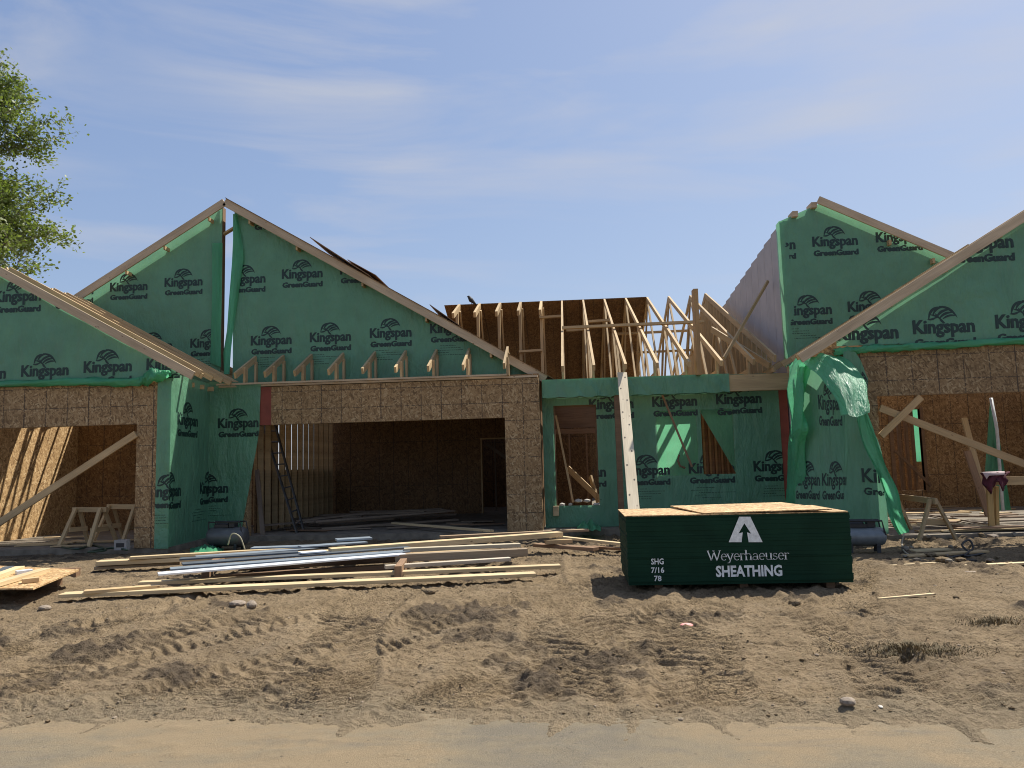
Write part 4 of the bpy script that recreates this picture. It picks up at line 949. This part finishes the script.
# ------------------------------------------------------------------ sawhorses
def sawhorse(label, p, q, h, spread=.3, m=WOOD):
    "p, q: the two ends of the top rail, on plan"
    p, q = Vector((p[0], p[1], FL)), Vector((q[0], q[1], FL)); t = thing('sawhorse', (p+q)/2, label, 'sawhorse', 'sawhorses in the garages')
    d = (q-p).normalized(); s = Vector((-d.y, d.x, 0)); up = Vector((0, 0, 1))
    mb = MB(); mb.beam(p+up*(h-.045)-d*.08, q+up*(h-.045)+d*.08, .04, .09); mb.build('top_rail', m, t)
    for e, sg in ((p, 1), (q, -1)):
        for k in (-1, 1):
            mb = MB(); mb.beam(e+d*.05*sg+s*k*.035+up*(h-.02), e-d*.02*sg+s*k*spread, .038, .085, d); mb.build('leg', m, t)
        mb = MB(); mb.beam(e+d*.09*sg-s*spread*.62+up*h*.42, e+d*.09*sg+s*spread*.62+up*h*.42, .022, .085); mb.build('cross_brace', m, t)
    return t
def ground_at(px, Y): return at(px, 500, Y)
a, b = ground_at(76, 14.0), ground_at(104, 13.75)
sawhorse('left wooden sawhorse, fully in view in the left garage bay', (a.x, a.y), (b.x, b.y), .70)
a, b = ground_at(110, 14.6), ground_at(138, 14.1)
sawhorse('wooden sawhorse partly hidden by the OSB post in the left garage', (a.x, a.y), (b.x, b.y), .72)
a, b = ground_at(893, 13.9), ground_at(934, 12.1)
sw = sawhorse('wooden sawhorse at the mouth of the right garage beside the torn wrap', (a.x, a.y), (b.x, b.y), .62, .26)
# rail with post and jacket
t = thing('work_rail', (7, 13.6, FL), 'level pale rail on a stub post in the right garage, running out of frame', 'trestle')
mb = MB(); mb.beam(at(985, 481, 13.5), at(1060, 480, 13.5), .04, .14); mb.build('rail', WOOD, t)
mb = MB(); p = at(989, 484, 13.55); mb.beam(p, (p.x-.02, p.y, FL), .09, .04, (0, 1, 0)); p = at(996, 486, 13.6); mb.beam(p, (p.x, p.y+.1, FL), .05, .09, (0, 1, 0)); mb.build('post', wood_mat('ochre_post', (.46, .32, .13), .7), t)
mb = MB(); c = at(989, 477, 13.46); G = []
for i in range(11):
    v = i/10; row = []
    for j in range(13):
        u = j/12; wdt = .40-.1*v+.05*sin(v*9+2); y_ = -.04-.09*v+.03*sin(u*9+v*4); 
        row.append(c+Vector((-.12+u*wdt+.03*sin(v*7), y_+.06*(1-v)*(1 if j < 1 else 0), .07-v*(.26+.07*sin(u*7+1)+.05*sin(u*17)-.10*abs(u-.4)))))
    G.append(row)
mb.grid(G); o = mb.build('draped_jacket', plain('maroon_cloth', (.075, .012, .022), .9, var=.3), None, smooth=True, merge=True); s_ = o.modifiers.new('thickness', 'SOLIDIFY'); s_.thickness = .02
tag(o, 'crumpled maroon jacket hung over the end of the pale rail', 'jacket')
mb = MB(); mb.poly([c+Vector(v) for v in ((-.13, -.07, .08), (.22, -.07, .09), (.2, -.10, .035), (-.06, -.13, .03), (-.1, -.12, -.03))]); mb.poly([c+Vector(v) for v in ((-.13, -.07, .08), (-.1, .03, .085), (.22, .03, .09), (.22, -.07, .09))])
o = mb.build('rag', plain('pink_grey_cloth', (.50, .40, .40), .9), None, smooth=True, merge=True); s_ = o.modifiers.new('thickness', 'SOLIDIFY'); s_.thickness = .008; tag(o, 'pale pinkish rag lying over the maroon jacket collar', 'rag')
# leaning boards and the leaning wrap roll in the right garage
plank('tall board leaning behind the maroon jacket in the right garage', at(964, 418, 14.6), at(987, 505, 14.2), .1, .04, WOOD, 'leaning_board', 'board', 'boards leaning in the right garage', (0, 1, 0))
plank('shorter board leaning left of the tall one in the right garage', at(967, 451, 14.4), at(989, 516, 14.0), .12, .04, BROWN, 'leaning_board', 'board', 'boards leaning in the right garage', (0, 1, 0))
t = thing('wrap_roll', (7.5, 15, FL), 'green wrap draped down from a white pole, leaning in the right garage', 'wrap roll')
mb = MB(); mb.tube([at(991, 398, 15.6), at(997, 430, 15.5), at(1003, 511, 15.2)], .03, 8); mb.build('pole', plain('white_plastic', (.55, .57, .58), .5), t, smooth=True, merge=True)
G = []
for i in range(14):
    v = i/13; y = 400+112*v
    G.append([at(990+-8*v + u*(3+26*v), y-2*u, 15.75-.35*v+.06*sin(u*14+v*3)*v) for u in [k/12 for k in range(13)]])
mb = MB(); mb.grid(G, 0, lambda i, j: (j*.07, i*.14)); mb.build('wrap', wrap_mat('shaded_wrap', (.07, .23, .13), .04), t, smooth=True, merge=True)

# ------------------------------------------------------------------ ladder and boards in the middle garage
t = thing('ladder', (-5.4, 16.4, FL), 'dark aluminium ladder leaning against the bare studs in the middle garage', 'ladder')
LM = plain('dull_aluminium', (.12, .115, .11), .45, .5)
top, bot = [at(263, 424, 16.9), at(275, 424, 16.75)], [at(298, 536, 15.7), at(304, 531, 16.1)]
for k in (0, 1): mb = MB(); mb.beam(top[k], bot[k], .03, .075, (0, 1, 0)); mb.build('rail', LM, t)
for k in range(9):
    s = .07+k*.105; mb = MB(); mb.tube([Vector(top[0]).lerp(bot[0], s), Vector(top[1]).lerp(bot[1], s)], .016, 6); mb.build('rung', LM, t)
plank('single board leaning against the wrap edge at the left of the middle garage', at(257, 470, 15.9), at(263, 536, 15.4), .09, .04, GREYWOOD, 'leaning_board', 'board', 'boards leaning in the middle garage', (0, 1, 0))
rr = random.Random(21)
names = ['lowest', 'longest', 'shortest', 'palest', 'most slanted', 'rearmost', 'frontmost', 'thickest', 'flattest']
for k in range(14):
    x = rr.uniform(-5.9, -3.6); y = rr.uniform(16.3, 19.8); l = rr.uniform(.8, 1.6); an = rr.uniform(-.5, .6); z = FL+.03+.05*(k % 5)
    d = Vector((cos(an)*l, sin(an)*l, rr.uniform(-.02, .12)))
    plank('dark offcut in the jumbled heap on the middle garage floor', (x-d.x, y-d.y, z), (x+d.x, y+d.y, z+d.z), .14, .04, GREYWOOD, 'offcut', 'offcut', 'dark offcuts heaped in the middle garage')
# ------------------------------------------------------------------ air compressors
def compressor(label, c, rz, r, L, m, frame):
    t = thing('air_compressor', c, label, 'compressor', None, rz)
    def cap(mb, z):
        G = []; n = 18
        for i, (x, k) in enumerate(((-L/2, 0.02), (-L/2, .5), (-L/2+.03, .85), (-L/2+.08, 1), (L/2-.08, 1), (L/2-.03, .85), (L/2, .5), (L/2, .02))):
            G.append([(x, r*k*cos(a), z+r*k*sin(a)) for a in [2*pi*(j % n)/n for j in range(n+1)]])
        mb.grid(G)
    def own(name, mb, mt, **kw):
        off = Vector(c); mb.v = [Vector(v)+off for v in mb.v]; return mb.build(name, mt, t, **kw)
    mb = MB(); cap(mb, r+.09); own('tank', mb, m, smooth=True, merge=True)
    for x in (-L*.3, L*.3):
        mb = MB(); mb.beam((x, -r*.7, 0), (x, -r*.6, .14), .05, .02, (0, 1, 0)); mb.beam((x, r*.7, 0), (x, r*.6, .14), .05, .02, (0, 1, 0)); mb.box(x-.03, x+.03, -r*.75, r*.75, .07, .1); own('foot', mb, frame)
    mb = MB(); mb.tube([(-L*.28, 0, 2*r+.13), (-L*.2, 0, 2*r+.13), (0, 0, 2*r+.13), (.02, 0, 2*r+.13)], [.04, .05, .05, .03], 12); mb.box(-L*.3, .05, -.07, .07, 2*r+.085, 2*r+.13); mb.box(.06, .17, -.06, .06, 2*r+.09, 2*r+.19); own('motor', mb, frame)
    mb = MB(); mb.tube([(-L*.42, -.1, 2*r+.02), (-L*.42, -.1, 2*r+.18), (L*.4, -.1, 2*r+.18), (L*.46, -.1, 2*r-.02)], .014, 6); mb.tube([(-L*.42, .1, 2*r+.02), (-L*.42, .1, 2*r+.18), (L*.4, .1, 2*r+.18), (L*.46, .1, 2*r-.02)], .014, 6); own('handle', mb, frame, smooth=True)
    return t
DK = plain('black_steel', (.025, .026, .028), .5, .2)
p = atz(225, 552, .2); compressor('dark grey air compressor in front of the wrapped inside corner', (p.x, p.y+.1, .2), -.15, .17, .75, plain('dark_grey_tank', (.085, .09, .09), .45, .2), DK)
p = atz(868, 553, .22); compressor('blue grey air compressor tank beside the right end of the green bundle', (p.x-.02, 11.6, .22), -.12, .135, .62, plain('blue_grey_tank', (.17, .195, .205), .4, .2), DK)
def hose(label, pts, r, m, name='hose', cat='hose', group=None):
    P = [Vector(p) for p in pts]; Q = []
    for i in range(len(P)-1):
        a, b, c, d = P[max(i-1, 0)], P[i], P[i+1], P[min(i+2, len(P)-1)]
        for k in range(6): f = k/6; Q.append(.5*((2*b)+(c-a)*f+(2*a-5*b+4*c-d)*f*f+(3*b-a-3*c+d)*f**3))
    Q.append(P[-1]); c0 = Q[0]; mb = MB(); mb.tube(Q, r, 6); o = mb.build(name, m, None, smooth=True, merge=True); return tag(o, label, cat, group)
hose('thin pale hose arching off the dark compressor beside the wrap', [atz(228, 545, .35), at(232, 534, 13.1), at(240, 537, 13.1), at(245, 550, 13.1)], .012, plain('pale_hose', (.42, .38, .25), .6))
hose('black hose snaking across the left garage floor before the sawhorses', [atz(62, 547, FL+.02), atz(78, 549, FL+.02), atz(92, 545, FL+.02), atz(106, 550, FL+.02), atz(88, 552, FL+.02), atz(112, 548, FL+.02), atz(127, 550, FL+.02)], .018, plain('green_black_hose', (.02, .045, .025), .5))
hose('black hose looping up from the dirt by the right sawhorse', [atz(930, 560, .22), atz(952, 557, .22), atz(968, 553, .24), at(962, 545, 11.3), at(969, 540, 11.4), at(973, 548, 11.3), atz(965, 556, .23), atz(985, 553, .23)], .015, DK)
hose('tan cord hanging from the torn wrap to the dirt', [at(904, 534, 12.2), at(902, 545, 12.1), atz(906, 553, .22), atz(922, 560, .2)], .012, plain('tan_cord', (.36, .30, .22), .7))
mb = MB(); p = atz(122, 551, .3); mb.box(-.11, .11, -.06, .06, 0, .17); mb.box(-.07, .07, -.066, -.0605, .05, .12, 1); o = mb.build('junction_box', [plain('dusty_grey_plastic', (.30, .29, .27), .7), DK]); o.location = (p.x, p.y, FL); tag(o, 'small grey box standing at the foot of the left OSB post', 'box')
G = []
for i in range(13):
    G.append([Vector(atz(190+34*i/12, 557-7*j/8, .2))+Vector((0, 0, .03+.13*abs(sin(i*1.3+j*.9))*sin(pi*i/12)*(.4+.6*sin(pi*j/8)))) for j in range(9)])
mb = MB(); mb.grid(G, 0, lambda i, j: (i*.05, j*.05)); tag(mb.build('wrap_scrap', WRAPF, None, smooth=True, merge=True), 'crumpled green wrap scrap on the dirt by the dark compressor', 'scrap')
G = []
for i in range(17):
    G.append([Vector(atz(577+24*i/16, 532-5*j/6, FL))+Vector((0, -.05, .02+.2*sin(pi*i/16)*(.5+.5*sin(i*1.1+j))*sin(pi*(j+.6)/7))) for j in range(7)])
mb = MB(); mb.grid(G, 0, lambda i, j: (i*.05, j*.05)); tag(mb.build('wrap_scrap', WRAPF, None, smooth=True, merge=True), 'crumpled bright green wrap bunched at the foot of the porch wall', 'scrap')
# rubble on the window sill
rr = random.Random(4)
for k, lab in enumerate(('flattest', 'leftmost', 'largest', 'topmost', 'rightmost')):
    mb = MB(); c = Vector((WX0+.12+.17*k, YP+.02, WZ0+.03+(.07 if k in (2, 3) else 0))); lump_mesh(mb, (0, 0, 0), .07+.02*(k == 2), 40+k, 0, 0, .6); o = mb.build('rubble_piece', plain('pale_rubble', (.46, .42, .36), .9, var=.3)); o.location = c
    tag(o, lab+' pale rubble lump on the sill of the porch window hole', 'rubble', 'rubble on the window sill')
mb = MB(); c = at(556, 511, YP-.06); mb.box(-.06, .06, -.03, .03, -.1, .1); o = mb.build('pale_block', PALE, bevel=.01); o.location = c; tag(o, 'small pale block stuck below the corner of the porch window hole', 'block')
# scraps scattered at the right garage
rr = random.Random(9)
sc_ = [('long tan board lying on the right garage threshold', (905, 556), (985, 551), .24, .16), ('dark slat crossing the sunlit right garage floor', (925, 514), (999, 526), FL+.03, .07), ('pale plank along the back of the sunlit right floor', (935, 507), (985, 504), FL+.03, .18),
       ('broad plank flat at the front of the right garage floor', (940, 531), (1030, 528), FL+.02, .2), ('tan plank on the right floor behind the sawhorse', (905, 522), (960, 521), FL+.02, .15), ('short brown scrap on the right garage floor', (951, 525), (968, 527), FL+.06, .12),
       ('pale board on the dirt at the right frame edge', (960, 566), (1030, 563), .22, .1), ('grey board in the dirt below the tan threshold board', (930, 570), (1000, 574), .2, .1), ('thin pale lath in the dirt in front of the right garage', (890, 566), (955, 562), .21, .05),
       ('wide pale sheet scrap under the right sawhorse', (912, 551), (948, 549), .23, .2), ('dark board half buried at the right', (945, 561), (975, 560), .2, .14)]
for k, (lab, a, b, z, w) in enumerate(sc_):
    plank(lab, atz(*a, z), atz(*b, z+.01), w, .025, [WOOD, GREYWOOD, WOOD, PALE, WOOD, BROWN, PALE, GREYWOOD, PALE, PALE, DK][k], 'scrap_board', 'scrap', 'scraps lying about the right garage')
for k in range(24):
    px, py = rr.uniform(905, 1015), rr.uniform(537, 566); p = atz(px, py, .2); mb = MB()
    lump_mesh(mb, (0, 0, 0), rr.uniform(.03, .085), 300+k, 0, 0, .6); o = mb.build('rubble_piece', rr.choice((CONC, GREYWOOD, DIRT))); o.location = (p.x, p.y, gz(p.x, p.y)+.03)
    tag(o, 'small broken lump in the litter before the right garage', 'rubble', 'rubble before the right garage')
for k in range(8):
    x = rr.uniform(-10.5, -8); y = rr.uniform(13.4, 15.5); an = rr.uniform(-.4, .4); l = rr.uniform(.3, .8)
    plank('flat dusty board lying on the left garage floor', (x-l*cos(an), y-l*sin(an), FL+.012+.004*k), (x+l*cos(an), y+l*sin(an), FL+.012+.004*k), .14, .02, WOOD, 'loose_board', 'board', 'boards flat on the left garage floor')
rr = random.Random(31)
for k in range(22):
    px, py = rr.uniform(905, 1020), rr.uniform(507, 533); p = atz(px, py, FL); an = rr.gauss(0, .25); l = rr.uniform(.2, .7)
    if p.y < YR+.15 or p.y > 18.8: continue
    z = FL+.014+.003*k
    plank('dusty flat offcut strewn over the sunlit right garage floor', (p.x-l*cos(an), p.y-l*sin(an), z), (p.x+l*cos(an), p.y+l*sin(an), z), rr.uniform(.08, .2), .022, rr.choice((WOOD, GREYWOOD, PALE, BROWN)), 'offcut', 'offcut', 'offcuts on the right garage floor')
for k in range(12):
    x, y, an, l = rr.uniform(-5.8, -1.4), rr.uniform(15.4, 17.5), rr.gauss(0, .4), rr.uniform(.2, .8)
    plank('dirty flat offcut near the mouth of the middle garage', (x-l*cos(an), y-l*sin(an), FL+.014+.003*k), (x+l*cos(an), y+l*sin(an), FL+.014+.003*k), rr.uniform(.08, .2), .022, rr.choice((GREYWOOD, BROWN)), 'offcut', 'offcut', 'offcuts at the mouth of the middle garage')
# stones and litter on the dirt
def stone(label, px, py, r, m, seed, flat=.7, name='stone', cat='stone', group=None):
    p = atz(px, py, .1); z = gz(p.x, p.y); p = atz(px, py, z+.02); z = gz(p.x, p.y); mb = MB(); lump_mesh(mb, (0, 0, 0), r, seed, 0, 1, flat); o = mb.build(name, m, None, smooth=False, merge=True); o.location = (p.x, p.y, z+r*flat*.45); return tag(o, label, cat, group)
ST = plain('tan_stone', (.25, .20, .15), .9, var=.3, sc=40, b=.3)
stone('rounded tan stone alone near the road edge at right', 848, 708, .045, ST, 3)
stone('flat whitish chip near the road edge right of the round stone', 881, 712, .02, plain('white_chip', (.5, .46, .4), .9), 8, .35)
stone('pink scrap of paper on the dirt below the green bundle', 686, 623, .045, plain('pink_paper', (.75, .32, .28), .8), 12, .5, 'paper_scrap', 'litter')
for k, (lab, px, py) in enumerate((('pale clod left of centre below the lumber', 238, 604), ('pale clod just right of its twin below the lumber', 252, 606), ('dark clod under the right end of the long front board', 430, 596), ('pale clod in the left foreground ruts', 46, 606), ('brown clod at the right of the green bundle front', 795, 601))):
    stone(lab, px, py, rnd.uniform(.05, .08), DIRT if k in (2, 4) else ST, 20+k, .6, 'clod', 'clod', 'clods lying on the dirt')
plank('thin bare stick lying on the dirt right of the bundle', atz(878, 599, .2), atz(935, 594, .22), .03, .02, PALE, 'stick', 'stick', None)
def grass(label, px, py, wx, wy, n, seed):
    p = atz(px, py, .18); mb = MB(); r_ = random.Random(seed); base = gz(p.x, p.y)
    X_ = np.array([[p.x+r_.gauss(0, 1)*wx*.45 for _ in range(n)]]); Y_ = np.array([[p.y+r_.gauss(0, 1)*wy*.45 for _ in range(n)]]); Z_ = ground_height(X_, Y_)
    for x, y, z in zip(X_[0], Y_[0], Z_[0]):
        a = r_.uniform(0, 2*pi); h = r_.uniform(.02, .065)*max(.35, 1-abs(x-p.x)/wx); lx, ly = cos(a)*h*.9, sin(a)*h*.9; w = .004
        q = Vector((x-p.x, y-p.y, z-base-.005)); sx = Vector((-sin(a), cos(a), 0))*w
        mb.poly([q-sx, q+sx, q+Vector((lx*.4, ly*.4, h*.7))+sx*.7, q+Vector((lx*.4, ly*.4, h*.7))-sx*.7], 0 if r_.random() < .4 else 1)
        mb.poly([q+Vector((lx*.4, ly*.4, h*.7))-sx*.7, q+Vector((lx*.4, ly*.4, h*.7))+sx*.7, q+Vector((lx, ly, h))], 0)
    o = mb.build('grass_clump', [plain('dull_grass', (.15, .115, .06), .9), plain('dry_grass', (.26, .19, .10), .9)]); o.location = (p.x, p.y, base); return tag(o, label, 'grass clump')
grass('flattened clump of dull grass on the dirt at right', 908, 637, .62, .16, 2600, 1)
grass('smaller low grass tuft near the right edge', 995, 618, .35, .1, 500, 2)

# ------------------------------------------------------------------ bird on the ridge
p = Vector((at(471, 303, RYG).x, RYG, RZG+.0)); t = thing('bird', p, 'small black bird perched on the ridge above the bare trusses', 'bird')
mb = MB(); mb.tube([p+Vector(v) for v in ((.16, 0, -.02), (.08, 0, .05), (.0, 0, .13), (-.04, 0, .19), (-.06, 0, .225), (-.085, 0, .23), (-.12, 0, .225))], [.012, .045, .07, .05, .042, .03, .004], 10)
for s in (-.02, .02): mb.tube([p+Vector((.02, s, .1)), p+Vector((.02, s, 0))], .007, 5)
mb.build('body', plain('black_feathers', (.012, .012, .014), .6), t, smooth=True)

# ------------------------------------------------------------------ tree beyond the left garage
def tree(c, h, crown_c, R, seed, n_leaf, label, limbs=54):
    r_ = random.Random(seed); t = thing('leafy_tree', c, label, 'tree'); c = Vector(c); cc = Vector(crown_c)
    bark = plain('bark', (.16, .13, .10), .9, var=.3, sc=12)
    lm, lt, lp = mat('leaf_green'); rv = noise(lt, coords(lt, 'Object'), 2.2, 4); lc = ramp(lt, rv, [(.3, (.10, .135, .03)), (.6, (.19, .225, .06)), (.8, (.29, .31, .12))]); lt.links.new(lc, lp.inputs['Base Color']); lp.inputs['Roughness'].default_value = .5
    tr = N(lt, 'ShaderNodeBsdfTranslucent'); lt.links.new(mixc(lt, 1, lc, (1.3, 1.5, .8), 'MULTIPLY'), tr.inputs[0]); ms = N(lt, 'ShaderNodeMixShader'); ms.inputs[0].default_value = .35
    lt.links.new(lp.outputs[0], ms.inputs[1]); lt.links.new(tr.outputs[0], ms.inputs[2]); lt.links.new(ms.outputs[0], lt.nodes['Material Output'].inputs[0])
    mb = MB(); top = Vector((cc.x, cc.y, cc.z+R.z*.75)); mb.tube([c, c.lerp(top, .3)+Vector((.1, 0, 0)), c.lerp(top, .6), top], [.24, .19, .11, .02], 8); tips = []
    def grow(p, d, l, r, depth):
        P = [p]; q = p
        for k in range(5):
            d = (d+Vector((r_.gauss(0, .12), r_.gauss(0, .12), r_.gauss(.02, .10)))).normalized(); q = q+d*(l/5); P.append(q)
        mb.tube(P, [max(r, .009)*(1-.15*k) for k in range(6)], 5)
        for k in range(1, 6):
            if depth < 2:
                for _ in range(2):
                    a = (d+Vector((r_.gauss(0, .7), r_.gauss(0, .7), r_.gauss(.1, .5)))).normalized(); grow(P[k], a, l*r_.uniform(.35, .55), r*.45, depth+1)
            else: tips.append((P[k], l))
    for k in range(limbs):
        s = r_.uniform(.38, .98); p = c.lerp(top, s); a = k*2.4+r_.uniform(-.4, .4); e = r_.uniform(.0, .7)
        grow(p, Vector((cos(a), sin(a), e)).normalized(), R.x*(1.12-s*.5)*r_.uniform(.75, 1.05), .055*(1.25-s), 0)
    mb.build('trunk', bark, t, smooth=True)
    mb = MB(); per = max(1, n_leaf//len(tips))
    for p, l in tips:
        for _ in range(per):
            q = p+Vector((r_.gauss(0, .15), r_.gauss(0, .15), r_.gauss(-.03, .13))); a = Vector((r_.gauss(0, 1), r_.gauss(0, 1), r_.gauss(0, .6))).normalized(); b = a.cross(Vector((r_.gauss(0, 1), r_.gauss(0, 1), r_.gauss(0, 1)))).normalized(); s = r_.uniform(.055, .10)
            mb.poly([q-a*s, q+b*s*.6, q+a*s, q-b*s*.6])
    mb.build('crown', lm, t); return t
cc = at(-66, 190, 27); tree((cc.x, 27, .1), 0, cc, Vector((4.3, 4.3, 5.6)), 3, 95000, 'tall leafy tree with an airy green crown beyond the left garage')
# neighbouring house glimpsed through the porch window hole
t = thing('neighbour_house', (3, 42, .1), 'pale sided house glimpsed far behind through the porch window hole', 'house')
mb = MB(); mb.box(-1, 9, 42, 50, .0, 2.9); mb.build('wall', plain('pale_siding', (.55, .56, .57), .8), t)
mb = MB(); mb.prism([(-1.3, 41.7, 2.9), (-1.3, 50.3, 2.9), (-1.3, 46, 4.2)], (10.6, 0, 0)); mb.build('roof', plain('grey_shingles', (.12, .12, .12), .9), t)
for x in (.6, 3.6, 6.4):
    mb = MB(); mb.box(x, x+.95, 41.97, 41.998, 1.1, 2.2); o = mb.build('window', plain('window_trim', (.8, .8, .8), .6), t); mb = MB(); mb.box(x+.08, x+.87, 41.955, 41.969, 1.18, 2.12); mb.build('pane', plain('dark_glass', (.03, .035, .04), .1), o)
